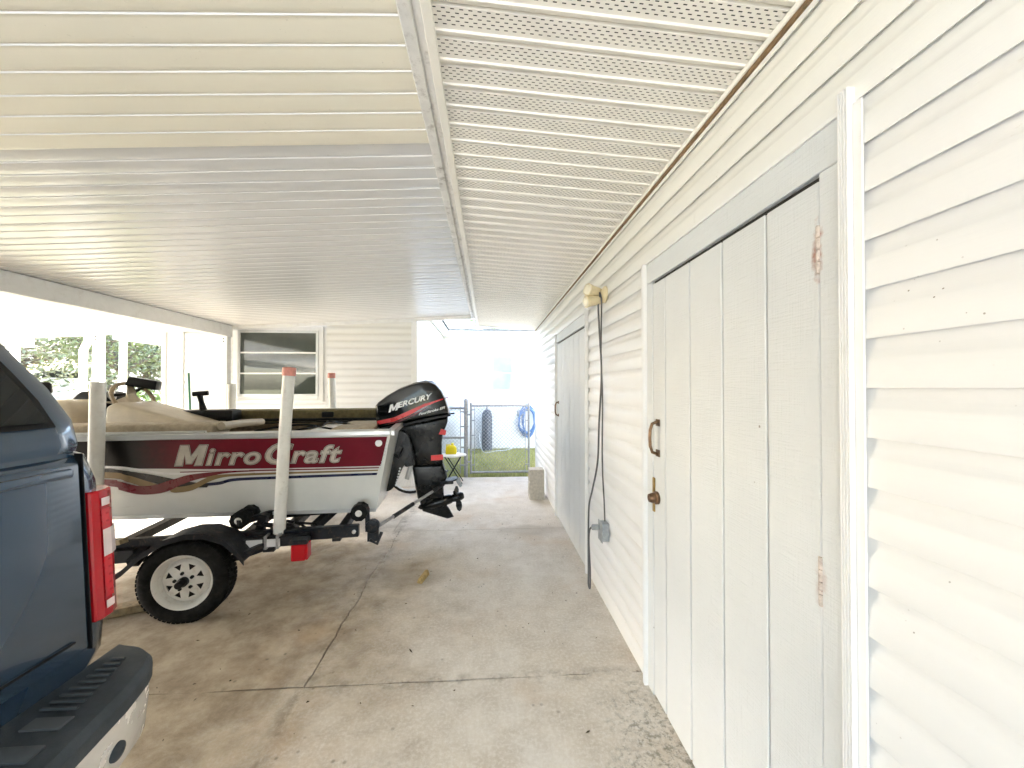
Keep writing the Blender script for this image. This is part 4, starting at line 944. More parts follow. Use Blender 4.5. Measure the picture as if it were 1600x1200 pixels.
MB().bar((-2.30, 2.80, .38), (-2.30, 2.92, .43), .06, .05).build('fender_bracket', M_frame, tr)
MB().bar((-2.62, 2.88, .40), (-2.33, 2.88, .405), .05, .08).build('frame_stub', M_frame, tr, bevel=.004)
MB().bar((-2.60, 2.90, .46), (-2.36, 2.82, .52), .05, .03).build('step_bracket', M_wood, tr)
def guide(pts, r_, cap):
    p = MB().tube(pts, r_, 20).build('guide_pole', M_pvc, tr, smooth=True)
    if cap:
        a = Vector(pts[-1]); d = (a-Vector(pts[0])).normalized()
        MB().lathe([(r_+.0045, -.035), (r_+.0045, .020), (r_*.9, .026), (.004, .028)], a, d, 20).build('cap', M_pink, p, smooth=True)
guide([(-1.490, 2.925, .475), (-1.462, 2.925, 1.1), (-1.432, 2.925, 1.622)], .0395, True)
guide([(-2.605, 2.925, .42), (-2.595, 2.925, .9), (-2.588, 2.925, 1.54)], .040, False)
guide([(-1.64, 4.90, .475), (-1.64, 4.89, 1.1), (-1.657, 4.88, 1.655)], .0385, True)
guide([(-2.73, 4.88, .42), (-2.73, 4.88, 1.0), (-2.733, 4.88, 1.545)], .040, False)
for x in (-1.64, -2.73): MB().bar((x, 4.75, .45), (x, 4.9, .45), .05, .04).build('pole_bracket', M_frame, tr)
ts = thing('transom_saver_bar', 'slim grey support bar from trailer to raised motor leg', 'support bar', (-.9, 3.3, .4))
MB().tube([(-.93, 2.99, .43), (-.62, 3.45, .50), (-.50, 3.63, .527)], .013, 10).build('inner_tube', M_galv, ts, smooth=True)
MB().tube([(-.50, 3.63, .527), (-.40, 3.78, .553)], .019, 10).build('outer_tube', M_frame, ts, smooth=True)
MB().tube([(-.80, 3.18, .459), (-.66, 3.39, .491)], .018, 10).build('sleeve', M_frame, ts, smooth=True)
MB().box(-.43, -.30, 3.755, 3.775, .555, .59).build('yoke', M_frame, ts, bevel=.006)

YAW = R(7); PIV = Vector((-.72, 3.0, 0))
for o_, sh_ in ((bt, 0), (om, .104), (tr, 0), (ts, .06)):
    p_ = o_.location-PIV+Vector((sh_, 0, 0)); o_.location = PIV+Matrix.Rotation(YAW, 3, 'Z')@p_; o_.rotation_euler = (0, 0, YAW)

# ------------------------------------------------------------------ pickup truck (rear end beside the camera)
tk = thing('pickup_truck', 'dark blue pickup truck with topper parked at left edge, tail end showing', 'truck', (-4.0, .37, 0))
TY = .37
def ring(X, hw, zs):
    """body cross-section at X: (half-width factor, z) from rocker to rail and back"""
    pr = [(.90, zs[0]), (.975, zs[0]+.07), (1.0, zs[0]+.25), (1.0, zs[1]-.30), (.985, zs[1]-.10), (.955, zs[1]-.015), (.92, zs[1])]
    P_ = [(X, TY+hw*a, z) for a, z in pr]+[(X, TY-hw*a, z) for a, z in pr[::-1]]
    return P_
bx_ = [(-1.235, .945), (-1.25, .985), (-1.28, 1.008), (-1.36, 1.015), (-2.0, 1.02), (-3.2, 1.02), (-3.9, 1.01), (-5.2, 1.01), (-6.2, .99), (-6.75, .93), (-6.9, .85)]
rings = [ring(X, hw, (.60, 1.305 if X > -3.25 else (1.25 if X > -5.3 else 1.18-.05*max(0, -6.2-X)/.7))) for X, hw in bx_]
MB().loft(rings).build('body', M_blue, tk, smooth=True, ang=40)
# tailgate: a pressed panel with a raised field
tg = MB().loft([[(-1.234, TY+sy*.895, z) for sy, z in ((-1, .70), (1, .70), (1, 1.295), (-1, 1.295))], [(-1.216, TY+sy*.893, z) for sy, z in ((-1, .705), (1, .705), (1, 1.27), (-1, 1.27))]])
tail = tg.build('tailgate', M_blue, tk, bevel=.008, seg=2)
MB().box(-1.2155, -1.200, TY-.86, TY+.86, 1.235, 1.262).build('top_edge', M_blue, tail, bevel=.006, seg=2)
MB().box(-1.2158, -1.2120, TY+.62, TY+.85, .745, .752).build('crease', M_black, tail)
def lamp(sy):
    y = lambda a: TY+sy*a
    prof = [(-1.238, .905), (-1.214, .912), (-1.208, .935), (-1.212, .965), (-1.228, .995), (-1.262, 1.018), (-1.33, 1.028), (-1.40, 1.026), (-1.40, 1.0), (-1.30, .99), (-1.25, .95)]
    L_ = MB().loft([[(x, y(a), z) for x, a in prof] for z in (.77, .78, 1.165, 1.175)]).build('tail_lamp', M_lens, tk, bevel=.004)
    for a0, a1, z0, z1, mt in ((1, 3, .800, .825, M_lens2), (2, 5, .965, 1.05, M_lens2), (1, 3, 1.125, 1.150, M_lens2)):
        seg_ = prof[a0:a1+1]
        outp = [(x+.004, a+.003) for x, a in seg_]
        if a0 == 1: outp = outp[1:]; 
        k = len(outp)
        MB().add([(x, y(a), z) for z in (z0, z1) for x, a in outp], [(i, i+1, k+i+1, k+i) for i in range(k-1)]).build('reversing_lens', mt, L_)
    MB().add([(x+.0035, y(a+.002), z) for z in (.835, 1.115) for x, a in prof[2:4]], [(0, 1, 3, 2)]).build('inner_lens', pbr('bright_red_lens', (.60, .008, .018), .15, coat=.3), L_)
    for k in range(11):
        z = .850+k*.0245
        if not .955 < z < 1.055: MB().box(-1.2105, -1.2065, min(y(.936), y(.962)), max(y(.936), y(.962)), z, z+.006).build('lens_rib', M_lens, L_)
lamp(1); lamp(-1)
for sy in (1, -1): MB().box(-1.236, -1.213, TY+sy*.8975-.0015, TY+sy*.8975+.0015, .70, 1.30).build('tailgate_gap', M_black, tk)
for o_ in list(tk.children):          # the rear face leans forward towards the rail
    for q_ in [o_]+list(o_.children):
        for v_ in q_.data.vertices:
            f_ = min(1, max(0, (v_.co.x+1.60)/.35)); v_.co.x -= f_*(v_.co.z-.72)*.045
            v_.co.y -= .35*f_*(v_.co.z-.72)*.045*(1 if v_.co.y > TY else -1)
# bumper with ribbed step pad
def bump_x(t): return -.985-.115*abs(t)**4 
hwB = 1.0
ts_ = [-1, -.997, -.99, -.98, -.965, -.94, -.9, -.8, -.6, -.4, -.2, 0, .2, .4, .6, .8, .9, .94, .965, .98, .99, .997, 1]
def bring(t):
    x = bump_x(t); e = 2.2*(1-math.sqrt(max(0, 1-(max(0, abs(t)-.90)/.10)**2))); y = TY+t*hwB
    return [(-1.23, y, .62), (max(x-.03-e*.05, -1.228), y, .62), (max(x-.006-e*.04, -1.227), y, .612), (x-e*.035, y, .59), (x-.002-e*.03, y, .52), (x-.014-e*.03, y, .42), (x-.06-e*.02, y, .35), (-1.23, y, .38)]
MB().loft([bring(t) for t in ts_]).build('bumper', M_chrome, tk, smooth=True, ang=50)
padr = []
for t in ts_:
    x = bump_x(t); e = 2.2*(1-math.sqrt(max(0, 1-(max(0, abs(t)-.90)/.10)**2))); y = TY+t*(hwB+.008)
    padr.append([(-1.235, y, .600), (-1.235, y, .640), (max(x-.05-e*.05, -1.232), y, .640), (max(x-.012-e*.045, -1.231), y, .634), (x+.004-e*.036, y, .615), (x+.003-e*.036, y, .575), (x-.02-e*.03, y, .57)])
MB().loft(padr).build('step_pad', M_step, tk, smooth=True, ang=40)
m = MB()
y = TY-.9
while y < TY+.60:
    x = bump_x((y-TY)/hwB); m.box(-1.19, x-.055, y, y+.045, .6395, .6475); y += .078
m.build('pad_rib', pbr('ribbed_pad', (.055, .066, .076), .5, spec=.4), tk, bevel=.006, seg=2)
m = MB()
for k in range(9):
    y = TY+.735+k*.024; x = bump_x((y+.01-TY)/hwB); m.box(-1.19, x-.075, y, y+.010, .6395, .646)
m.build('pad_rib', pbr('ribbed_pad', (.055, .066, .076), .5, spec=.4), tk, bevel=.002)
MB().box(-1.17, -1.075, TY+.672, TY+.712, .6395, .6450).build('smooth_pad', pbr('pale_pad', (.07, .08, .09), .5), tk, bevel=.002)  # lighter smooth rectangular pad set between the ribs
for t in (.78, .42, -.42, -.78):
    x = bump_x(t); MB().lathe([(.024, 0), (.024, .006), (.018, .009), (.002, .010)], (x-.008, TY+t*hwB, .485), (1, 0, 0), 20).build('parking_sensor', M_step, tk, smooth=True)
# topper
tz = [1.306, 1.33, 1.40, 1.50, 1.60, 1.70, 1.80, 1.87, 1.91, 1.93]; tx = [-1.252, -1.249, -1.275, -1.337, -1.42, -1.49, -1.56, -1.64, -1.75, -1.95]
th_ = [.915, .918, .925, .915, .900, .880, .855, .825, .77, .62]
rings = []
for z, X, hw in zip(tz, tx, th_):
    c_ = .06
    rings.append([(X-c_, TY+hw, z), (X-c_*.35, TY+hw-.012, z), (X-.008, TY+hw-.04, z), (X, TY+hw-.09, z), (X+.02*(1 if z > 1.35 else 0), TY, z), (X, TY-hw+.09, z), (X-.008, TY-hw+.04, z), (X-c_*.35, TY-hw+.012, z), (X-c_, TY-hw, z), (-3.22, TY-hw, z), (-3.22, TY+hw, z)])
top_ = MB().loft(rings).build('topper', M_blue, tk, smooth=True, ang=40)
def tpx(z):
    for (za, xa), (zb, xb) in zip(zip(tz, tx), zip(tz[1:], tx[1:])):
        if za <= z <= zb: return xa+(xb-xa)*(z-za)/(zb-za)
def tph(z):
    for (za, xa), (zb, xb) in zip(zip(tz, th_), zip(tz[1:], th_[1:])):
        if za <= z <= zb: return xa+(xb-xa)*(z-za)/(zb-za)
def rearpanel(z0, z1, mg, off, mt, name, par, n=6):
    m = MB(); rows = []
    for i in range(n+1):
        z = z0+(z1-z0)*i/n; hw = tph(z)-mg
        rows.append([(tpx(z)+off+.02*(1-abs(t))*(1 if z > 1.35 else 0), TY+t*hw, z) for t in (-1, -.5, 0, .5, 1)])
    return m.loft(rows, cap=False, closed=False).build(name, mt, par, smooth=True)
fr_ = rearpanel(1.385, 1.86, .085, .007, M_black, 'window_seal', top_); rearpanel(1.40, 1.845, .105, .011, M_tglass, 'rear_window', top_)
hz, hy_ = 1.475, TY+.62
h_ = MB().lathe([(.032, 0), (.034, .012), (.026, .02), (.016, .022)], (tpx(hz)+.016, hy_, hz), (.8, 0, .6), 18).build('latch_handle', M_black, top_, smooth=True)
MB().bar((tpx(hz+.03)+.045, hy_-.004, hz+.06), (tpx(hz)+.055, hy_+.05, hz-.05), .022, .018).build('lever', M_black, h_, bevel=.005, seg=2)
MB().lathe([(.010, 0), (.010, .006)], (tpx(hz)+.055, hy_+.022, hz+.012), (.8, 0, .6), 12).build('key_cylinder', M_chrome, h_)
for sy in (1, -1):
    m = MB(); rows = []
    for z in (1.44, 1.60, 1.78): rows.append([(-1.75, TY+sy*(tph(z)+.004), z), (-3.0, TY+sy*(tph(z)+.004), z)])
    m.loft(rows, cap=False, closed=False).build('side_window', M_tglass, top_)
# cab
cabz = [1.24, 1.40, 1.60, 1.80, 1.90, 1.95]; ca = [-3.26, -3.28, -3.34, -3.42, -3.52, -3.75]; cb_ = [-5.55, -5.30, -5.02, -4.74, -4.55, -4.3]; chw = [.985, .965, .92, .86, .80, .66]
rings = [[(a, TY+h, z), (a, TY-h, z), (b, TY-h*.97, z), (b-.06, TY-h*.5, z), (b-.06, TY+h*.5, z), (b, TY+h*.97, z)] for z, a, b, h in zip(cabz, ca, cb_, chw)]
cab = MB().loft(rings).build('cab', M_blue, tk, smooth=True, ang=40)
for sy in (1, -1):
    for x0, x1 in ((-3.55, -4.05), (-4.12, -4.85)):
        MB().add([(x0, TY+sy*.968, 1.36), (x1-.25*(x1 < -4.5), TY+sy*.972, 1.36), (x1, TY+sy*.868, 1.79), (x0, TY+sy*.868, 1.79)], [(0, 1, 2, 3)]).build('side_window', M_glass, cab)
for X in (-2.35, -5.9):
    for sy in (1, -1):
        ty = MB().lathe([(.23, -.13), (.36, -.14), (.40, -.11), (.40, .11), (.36, .14), (.23, .13)], (X, TY+sy*.87, .40), (0, sy, 0), 36).build('tyre', M_rubber, tk, smooth=True)
        MB().lathe([(.23, .12), (.20, .10), (.19, .04), (.07, .06), (.06, .10), (.01, .10)], (X, TY+sy*.87, .40), (0, sy, 0), 30).build('wheel_rim', M_alu, ty, smooth=True)
MB().box(-6.6, -1.5, TY-.55, TY+.55, .38, .62).build('chassis', M_dark, tk)

# ------------------------------------------------------------------ flood light, cords, outlet
fy, fz = 2.60, 2.145
fl_ = thing('flood_light', 'cream twin-head flood light mounted on the siding between doors', 'light', (WX-.02, fy, fz))
MB().lathe([(.058, 0), (.058, .008), (.048, .018), (.03, .026), (.02, .028)], (WX-.017, fy, fz), (-1, 0, 0), 24).build('base', M_creamp, fl_, smooth=True)
for dy, dz, ax_ in ((.045, .026, (-.86, -.45, .06)), (.030, -.032, (-.95, -.22, -.16))):
    a = Vector((WX-.05, fy+dy, fz+dz)); d = Vector(ax_).normalized()
    hd = MB().lathe([(.016, -.03), (.026, -.02), (.032, .0), (.034, .05), (.040, .085), (.042, .105), (.036, .107)], a, d, 20).build('lamp_head', M_creamp, fl_, smooth=True)
    MB().lathe([(.036, 0), (.030, .008), (.012, .013), (.002, .014)], a+d*.106, d, 20).build('lens', M_bulb, hd, smooth=True)
    MB().tube([(WX-.035, fy, fz), a], .014, 10).build('swivel', M_creamp, hd, smooth=True)
ob = thing('outlet_box', 'grey metal outlet box low on the siding with a plugged cord', 'outlet box', (WX-.02, 2.56, .53))
MB().box(WX-.062, WX-.0165, 2.52, 2.60, .475, .595).build('box', M_grey, ob, bevel=.006, seg=2)
MB().box(WX-.070, WX-.0625, 2.512, 2.608, .467, .603).build('cover', M_grey, ob, bevel=.004)
pl = MB().bar((WX-.07, 2.575, .555), (WX-.115, 2.60, .548), .036, .034).build('plug', M_grey, ob, bevel=.006, seg=2)
MB().lathe([(.005, 0), (.005, .02)], (WX-.06, 2.56, .458), (0, 0, 1), 8).build('conduit_nut', M_galv, ob)
def cord(name, pts, r_, mt, label, cat, grp=None):
    P_ = [Vector(p) for p in pts]; o = []
    for i in range(len(P_)-1):
        p0, p1, p2, p3 = P_[max(i-1, 0)], P_[i], P_[i+1], P_[min(i+2, len(P_)-1)]
        for k in range(8):
            t = k/8; o.append(.5*(2*p1+(-p0+p2)*t+(2*p0-5*p1+4*p2-p3)*t*t+(-p0+3*p1-3*p2+p3)*t**3))
    return tag(MB().tube(o+[P_[-1]], r_, 6).build(name, mt, smooth=True), label, cat, grp)
M_cord = pbr('grey_cord', (.085, .085, .09), .5)
cord('power_cord', [(WX-.055, fy-.005, fz-.02), (WX-.06, fy-.015, fz+.01), (WX-.05, fy-.02, fz-.05), (WX-.045, 2.60, 1.95), (WX-.04, 2.625, 1.7), (WX-.04, 2.595, 1.45), (WX-.038, 2.61, 1.1), (WX-.038, 2.60, .9), (WX-.035, 2.578, .72), (WX-.035, 2.563, .598)], .0055, M_cord, 'dark cord hanging straight from flood light to outlet box', 'cord')
cord('extension_cord', [(WX-.06, fy+.01, fz-.02), (WX-.06, fy+.02, fz-.10), (WX-.05, 2.63, 1.9), (WX-.045, 2.60, 1.6), (WX-.045, 2.66, 1.25), (WX-.05, 2.68, .98), (WX-.055, 2.80, .75), (WX-.06, 2.88, .60), (WX-.065, 2.88, .35), (WX-.07, 2.86, .10), (WX-.075, 2.84, .035), (WX-.085, 2.76, .05), (WX-.10, 2.70, .20), (WX-.12, 2.66, .42), (WX-.125, 2.62, .52), (WX-.112, 2.60, .548)], .0065, M_cord, 'grey cord looping to the floor and back up into outlet plug', 'cord')

# ------------------------------------------------------------------ small things
def block():
    t = thing('concrete_block', 'beige concrete block standing on end against the white wall', 'block', (.66, 5.2, 0))
    m = MB(); x0, x1, y0, y1 = .56, .76, 5.14, 5.33
    m.box(x0, x1, y0, y0+.035, 0, .40); m.box(x0, x1, y1-.035, y1, 0, .40)
    for z in (0, .1825, .365): m.box(x0, x1, y0+.035, y1-.035, z, z+.035)
    m.build('shell', M_block, t, bevel=.004)
block()
gc = thing('gas_cylinder', 'dark grey gas cylinder standing on the grass against far siding', 'gas cylinder', (-.02, 9.3, 0))
MB().lathe([(.10, 0), (.125, .02), (.125, .80), (.115, .90), (.085, .97), (.04, 1.0)], (-.02, 9.3, -.02), (0, 0, 1), 22).build('body', M_tank, gc, smooth=True)
MB().lathe([(.03, 0), (.03, .05), (.018, .06), (.018, .10), (.05, .105), (.05, .12)], (-.02, 9.3, .975), (0, 0, 1), 14).build('valve', M_galv, gc)
pt_ = thing('propane_tank', 'pale grey rounded tank half hidden behind fence and motor', 'tank', (-.82, 8.6, 0))
MB().lathe([(.20, 0), (.30, .05), (.34, .14), (.34, .80), (.30, .92), (.2, 1.0), (.06, 1.03)], (-.80, 8.6, -.03), (0, 0, 1), 28).build('body', M_ptank, pt_, smooth=True)
MB().lathe([(.10, 0), (.11, .08), (.09, .12)], (-.80, 8.6, .995), (0, 0, 1), 16).build('dome', M_ptank, pt_, smooth=True)
hz_ = []
rr = random.Random(3)
for k in range(150):
    a = 2*math.pi*k/15; hz_.append((.98+math.cos(a)*(.17+.05*math.sin(k*.21)+rr.uniform(-.03, .03)), FY-.10-.012*(k/15)+rr.uniform(-.01, .01), .72+math.sin(a)*(.30+.07*math.cos(k*.17)+rr.uniform(-.03, .04))-.05*(math.sin(a) < 0)))
ho = thing('garden_hose', 'coiled pale blue garden hose hanging on the far white wall', 'hose', (.98, FY-.08, .3))
MB().tube(hz_, .012, 6).build('coil', M_hose, ho, smooth=True)
MB().tube([(.98, FY-.022, .98), (.98, FY-.20, .98), (.98, FY-.21, 1.02)], .012, 6).build('hook', M_galv, ho)
cord('hose', [(.80, FY-.2, .12), (.5, 9.2, .03), (.2, 9.0, .03), (-.1, 8.9, .03), (-.2, 9.1, .35), (-.15, 9.4, .45)], .012, M_ptank, 'pale hose trailing over the grass behind the gate', 'hose')
stl = thing('folding_stool', 'small white scalloped folding stool with thin dark legs by fence', 'stool', (-.56, 6.15, 0))
out = []
for k in range(40):
    a = 2*math.pi*k/40; rr_ = .19+.022*math.cos(4*a); out.append((-.55+math.cos(a)*rr_, 6.15+math.sin(a)*rr_*.85))
MB().prism(out, 'z', .425, .455).build('seat', M_trim, stl, bevel=.006)
for sx1, sx2, y in ((-.12, .13, 6.05), (.13, -.10, 6.05), (-.12, .13, 6.25), (.13, -.10, 6.25)):
    MB().tube([(-.55+sx1, y, .425), (-.55+sx2*1.15, y, .005)], .009, 6).build('leg', M_black, stl)
yb = thing('yellow_bottle', 'bright yellow plastic container sitting on the white stool', 'container', (-.58, 6.15, .456))
MB().loft([[(-.58+sx1*a, 6.15+sy1*b, .456+z) for sx1, sy1 in ((-1, -1), (1, -1), (1, 1), (-1, 1))] for z, a, b in ((0, .085, .05), (.09, .085, .05), (.125, .06, .04), (.14, .03, .03))]).build('body', M_yellow, yb, bevel=.014, seg=2)
MB().lathe([(.022, 0), (.022, .03), (.018, .032)], (-.56, 6.15, .595), (0, 0, 1), 12).build('cap', M_yellow, yb)
MB().tube([(-.655, 6.15, .54), (-.65, 6.15, .60), (-.60, 6.15, .60)], .011, 8).build('grip', M_yellow, yb, smooth=True)
# bicycle leaning on the house wall
bk = thing('bicycle', 'red bicycle leaning on house wall behind the boat stern', 'bicycle', (-1.6, 5.55, 0), (R(-6), 0, 0), world=False)
def bwheel(x):
    t = MB().tube([(x+math.cos(a)*.315, 0, .335+math.sin(a)*.315) for a in [2*math.pi*i/36 for i in range(36)]], .020, 8, closed=True).build('tyre', M_rubber, bk, smooth=True)
    MB().tube([(x+math.cos(a)*.292, 0, .335+math.sin(a)*.292) for a in [2*math.pi*i/36 for i in range(36)]], .010, 6, closed=True).build('rim', M_alu, t, smooth=True)
    m = MB()
    for k in range(28):
        a = 2*math.pi*k/28; m.bar((x, .025*(1 if k % 2 else -1), .335), (x+math.cos(a)*.29, 0, .335+math.sin(a)*.29), .0025, .0025, up=(0, 1, 0))
    m.build('spokes', M_alu, t); MB().lathe([(.02, -.04), (.02, .04)], (x, 0, .335), (0, 1, 0), 10).build('hub', M_alu, t)
bwheel(.50); bwheel(-.55)
m = MB()
for a, b in (((-.55, 0, .335), (-.12, 0, .30)), ((-.12, 0, .30), (-.22, 0, .80)), ((-.22, 0, .75), (.33, 0, .78)), ((-.12, 0, .30), (.35, 0, .72)), ((-.55, 0, .335), (-.21, 0, .73)), ((.36, 0, .66), (.30, 0, .86)), ((.50, .05, .335), (.37, .05, .66)), ((.50, -.05, .335), (.37, -.05, .66)), ((.37, -.05, .66), (.37, .05, .66))): m.tube([a, b], .016, 8)
m.build('frame', M_bikered, bk, smooth=True)
MB().tube([(.20, -.28, .96), (.30, -.2, .98), (.32, 0, .93), (.30, .2, .98), (.20, .28, .96)], .012, 8).build('handlebar', M_black, bk, smooth=True)
MB().tube([(.30, 0, .86), (.315, 0, .93)], .014, 8).build('stem', M_alu, bk)
MB().loft([[(-.36, -.07, .84), (-.10, -.02, .84), (-.10, .02, .84), (-.36, .07, .84)], [(-.37, -.08, .88), (-.09, -.02, .87), (-.09, .02, .87), (-.37, .08, .88)]]).build('saddle', M_black, bk, bevel=.015, seg=2)
m = MB(); m.lathe([(.09, -.01), (.09, .01)], (-.12, -.05, .30), (0, 1, 0), 20); m.bar((-.12, -.07, .30), (-.02, -.07, .16), .02, .015); m.bar((-.12, .07, .30), (-.22, .07, .44), .02, .015); m.build('crank', M_black, bk)
br = thing('broom', 'green-handled broom leaning against the white siding behind boat', 'broom', (-4.2, 5.8, 0))
MB().tube([(-4.18, 5.74, .25), (-4.375, 5.91, 1.72)], .014, 8).build('handle', M_green, br, smooth=True)
MB().hexa([(-4.30, 5.70, 0), (-4.03, 5.70, 0), (-4.03, 5.76, 0), (-4.30, 5.76, 0), (-4.24, 5.71, .27), (-4.10, 5.71, .27), (-4.10, 5.75, .27), (-4.24, 5.75, .27)]).build('bristles', M_wood, br)
tag(MB().hexa([(-.545, 3.00, .001), (-.50, 2.985, .001), (-.465, 3.14, .001), (-.50, 3.15, .001), (-.535, 3.01, .032), (-.51, 3.0, .034), (-.475, 3.13, .048), (-.50, 3.135, .046)]).build('wood_scrap', pbr('yellow_wood', (.42, .30, .12), .8, var=.25, vs=40), bevel=.005), 'small tan scrap of wood lying alone on the concrete', 'wood scrap')
tag(MB().bar((-2.75, 2.58, .03), (-2.26, 2.80, .03), .09, .05).build('wood_plank', M_wood, bevel=.004), 'weathered wood plank on the concrete beside the trailer tyre', 'plank')
m = MB(); rr = random.Random(21)
for k in range(90):
    x = rr.uniform(-1.9, .75); y = rr.uniform(.9, 4.6) if k % 3 else rr.uniform(1.9, 3.4); s_ = rr.uniform(.002, .006)*(1.8 if k % 17 == 0 else 1); a = rr.uniform(0, 6.3); lg = rr.uniform(.8, 2.6)
    dx, dy = math.cos(a)*s_*lg, math.sin(a)*s_*lg; nx, ny = -math.sin(a)*s_*.55, math.cos(a)*s_*.55; h_ = rr.uniform(.002, .007)
    m.add([(x-dx, y-dy, .002), (x+nx, y+ny, .0015), (x+dx, y+dy, .002), (x-nx, y-ny, .0015), (x, y, .002+h_)], [(0, 1, 4), (1, 2, 4), (2, 3, 4), (3, 0, 4)])
tag(m.build('leaf_litter', pbr('dry_litter', (.10, .07, .04), .9, var=.5, vs=30)), 'dry leaf crumbs scattered over the concrete floor', 'litter', kind='stuff')

# ------------------------------------------------------------------ grass, trees, far buildings
m = MB(); rr = random.Random(5)
for k in range(15000):
    x = rr.uniform(-1.05, 1.6); y = 6.52+3.0*rr.random()**1.15; h_ = rr.uniform(.02, .065); a = rr.uniform(0, 6.28); wd = rr.uniform(.003, .006); ln = rr.uniform(-.03, .03)
    m.add([(x-math.cos(a)*wd, y-math.sin(a)*wd, -.05), (x+math.cos(a)*wd, y+math.sin(a)*wd, -.05), (x+ln, y+rr.uniform(-.03, .03), h_)], [(0, 1, 2)])
me = bpy.data.meshes.new('grass'); me.from_pydata(m.v, [], m.f); me.materials.append(M_grass)
tag(put('grass', me), 'patchy yellow green lawn grass behind the chain link gate', 'grass', kind='stuff')

def tree(name, label, x, y, H, crown_r, seed, mt, leaf=.12, n=9000, group='trees beyond the carport', hang=0.0):
    t = thing(name, label, 'tree', (x, y, -.05), group=group); rr = random.Random(seed)
    m = MB(); tips = []; th = H*.34
    m.tube([(x, y, -.1), (x+rr.uniform(-.1, .1), y, th*.5), (x+rr.uniform(-.3, .3), y+rr.uniform(-.2, .2), th)], [H*.035, H*.028, H*.024], 10)
    for k in range(9):
        a = 2*math.pi*k/9+rr.uniform(-.3, .3); el = rr.uniform(.2, 1.2); L_ = crown_r*rr.uniform(.7, 1.05)
        p = Vector((x, y, th)); d = Vector((math.cos(a)*math.cos(el), math.sin(a)*math.cos(el), math.sin(el))); mid_ = p+d*L_*.5+Vector((0, 0, .2)); e = p+d*L_+Vector((0, 0, (H-th)*.15))
        m.tube([p, mid_, e], [H*.015, H*.010, H*.004], 6); tips += [e, mid_.lerp(e, .5), mid_]
        for q in range(3):
            f_ = mid_.lerp(e, rr.random()); g = f_+Vector((rr.uniform(-1, 1), rr.uniform(-1, 1), rr.uniform(-.4, .8)))*crown_r*.35
            m.tube([f_, g], [H*.005, H*.002], 5); tips.append(g)
    m.build('trunk', M_bark, t, smooth=True)
    V = []; F = []
    cl = [(tp+Vector((rr.gauss(0, .25), rr.gauss(0, .25), rr.gauss(0, .2)))*crown_r*.4, crown_r*rr.uniform(.12, .26)) for tp in tips for _ in range(3)]
    for k in range(n):
        c_, s_ = cl[k % len(cl)]; p = c_+Vector((rr.gauss(0, 1), rr.gauss(0, 1), rr.gauss(0, .7)-hang*abs(rr.gauss(0, 1))))*s_
        u_ = Vector((rr.gauss(0, 1), rr.gauss(0, 1), rr.gauss(0, .6))).normalized(); v_ = u_.orthogonal().normalized(); v_ = v_*math.cos(k)+u_.cross(v_)*math.sin(k); l_ = leaf*rr.uniform(.6, 1.4)
        o = len(V); V += [p-u_*l_, p+v_*l_*.4, p+u_*l_, p-v_*l_*.4]; F.append((o, o+1, o+2, o+3))
    me = bpy.data.meshes.new('crown'); me.from_pydata([tuple(v) for v in V], [], F); me.materials.append(mt); put('crown', me, t)
tree('oak_tree', 'broad haze-pale oak in view left of the downspout', -19.5, 17.0, 7.0, 3.8, 1, M_leafB, .085, 8000, hang=.8)
tree('oak_tree', 'dark green oak in view between carport post and porch post', -15.6, 17.4, 6.5, 3.2, 2, M_leafA, .08, 7500)
tree('oak_tree', 'haze-pale oak behind the white shed at far left', -33.0, 27.0, 9.0, 5.0, 3, M_leafB, .22, 9000, hang=.8)
tree('oak_tree', 'tall green oak furthest back beyond the shed', -26.0, 28.0, 10.0, 5.2, 4, M_leafA, .22, 9000)
tree('oak_tree', 'haze-pale oak showing beside the house left corner', -21.5, 25.5, 8.0, 4.4, 6, M_leafB, .18, 9000, hang=.6)
def bush(x, y, r_, seed, label):
    t = thing('bush', label, 'bush', (x, y, -.05), group='bushes left of the house'); rr = random.Random(seed); V = []; F = []
    m = MB()
    for k in range(7): a = k*.9; m.tube([(x, y, -.05), (x+math.cos(a)*r_*.5, y+math.sin(a)*r_*.5, r_*.9)], [.02, .006], 5)
    m.build('stem', M_bark, t)
    for k in range(2200):
        d = Vector((rr.gauss(0, 1), rr.gauss(0, 1), rr.gauss(0, 1))).normalized()*r_*rr.uniform(.5, 1.05)*(1+.15*math.sin(k*.7)); p = Vector((x, y, r_*.8))+d
        if p.z < 0: continue
        u_ = Vector((rr.gauss(0, 1), rr.gauss(0, 1), rr.gauss(0, 1))).normalized(); v_ = u_.orthogonal().normalized(); l_ = .06
        o = len(V); V += [p-u_*l_, p+v_*l_*.5, p+u_*l_, p-v_*l_*.5]; F.append((o, o+1, o+2, o+3))
    me = bpy.data.meshes.new('foliage'); me.from_pydata([tuple(v) for v in V], [], F); me.materials.append(M_palm); put('foliage', me, t)
bush(-8.3, 9.8, .85, 31, 'yellow green bush between porch post and house corner')
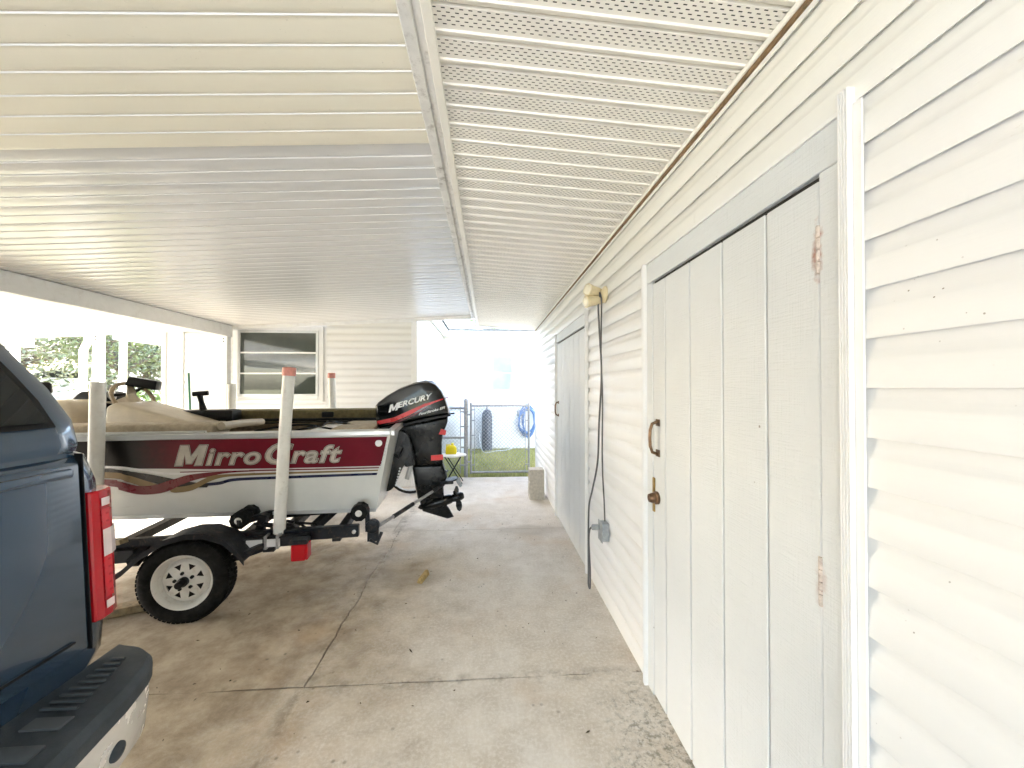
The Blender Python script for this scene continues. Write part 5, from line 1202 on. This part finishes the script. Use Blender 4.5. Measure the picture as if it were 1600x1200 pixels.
# palm behind the far wing
pm_ = thing('palm_tree', 'green palm crown peeking over the far house roof', 'tree', (.3, 16.5, -.05))
MB().tube([(.3, 16.5, -.1), (.25, 16.5, 2), (.1, 16.5, 4.05)], [.2, .16, .15], 12).build('trunk', M_bark, pm_, smooth=True)
rr = random.Random(12); V = []; F = []
for k in range(26):
    a = rr.uniform(0, 6.28); L_ = rr.uniform(1.4, 2.4); el = rr.uniform(-.2, 1.1); prev = None
    for i in range(26):
        t_ = i/25; p = Vector((.1+math.cos(a)*L_*t_*math.cos(el*.7), 16.5+math.sin(a)*L_*t_*math.cos(el*.7), 4.15+L_*(t_*math.sin(el)-.65*t_*t_)))
        if prev is not None:
            d = (p-prev).normalized(); sd_ = d.cross(Vector((0, 0, 1))).normalized(); ln = .42*math.sin(math.pi*min(1, t_*.9+.1))+.05
            for sg in (-1, 1):
                e = p+sd_*sg*ln*.9+d*ln*.5-Vector((0, 0, ln*.45)); o = len(V); V += [tuple(p), tuple(p+d*.035), tuple(e)]; F.append((o, o+1, o+2))
        prev = p
me = bpy.data.meshes.new('crown'); me.from_pydata(V, [], F); me.materials.append(M_palm); put('crown', me, pm_)
# white shed and a low house far off
sh = thing('shed', 'small white shed with grey roof seen beyond the boat bow', 'shed', (-30, 29, 0))
MB().box(-32.0, -29.2, 28, 31, -.05, 2.2).build('wall', M_white, sh)
MB().prism([(-32.4, 1.95), (-28.8, 2.75), (-28.8, 2.85), (-32.4, 2.05)], 'y', 27.7, 31.3).build('roof', M_shingle, sh)
MB().box(-31.2, -30.4, 27.96, 27.999, .0, 1.9).build('door', M_grey, sh)
fh = thing('far_house', 'low grey house far beyond the porch post', 'house', (-30, 36, 0))
MB().box(-33.5, -25, 34.5, 40, -.05, 2.3).build('wall', M_ptank, fh)
MB().prism([(34.0, 2.25), (40.5, 2.25), (37.2, 3.4)], 'x', -34, -24.5).build('roof', M_shingle, fh)
for x in (-32, -29.6, -27.4): MB().box(x, x+1.1, 34.44, 34.499, .9, 1.9).build('window', M_glass, fh)
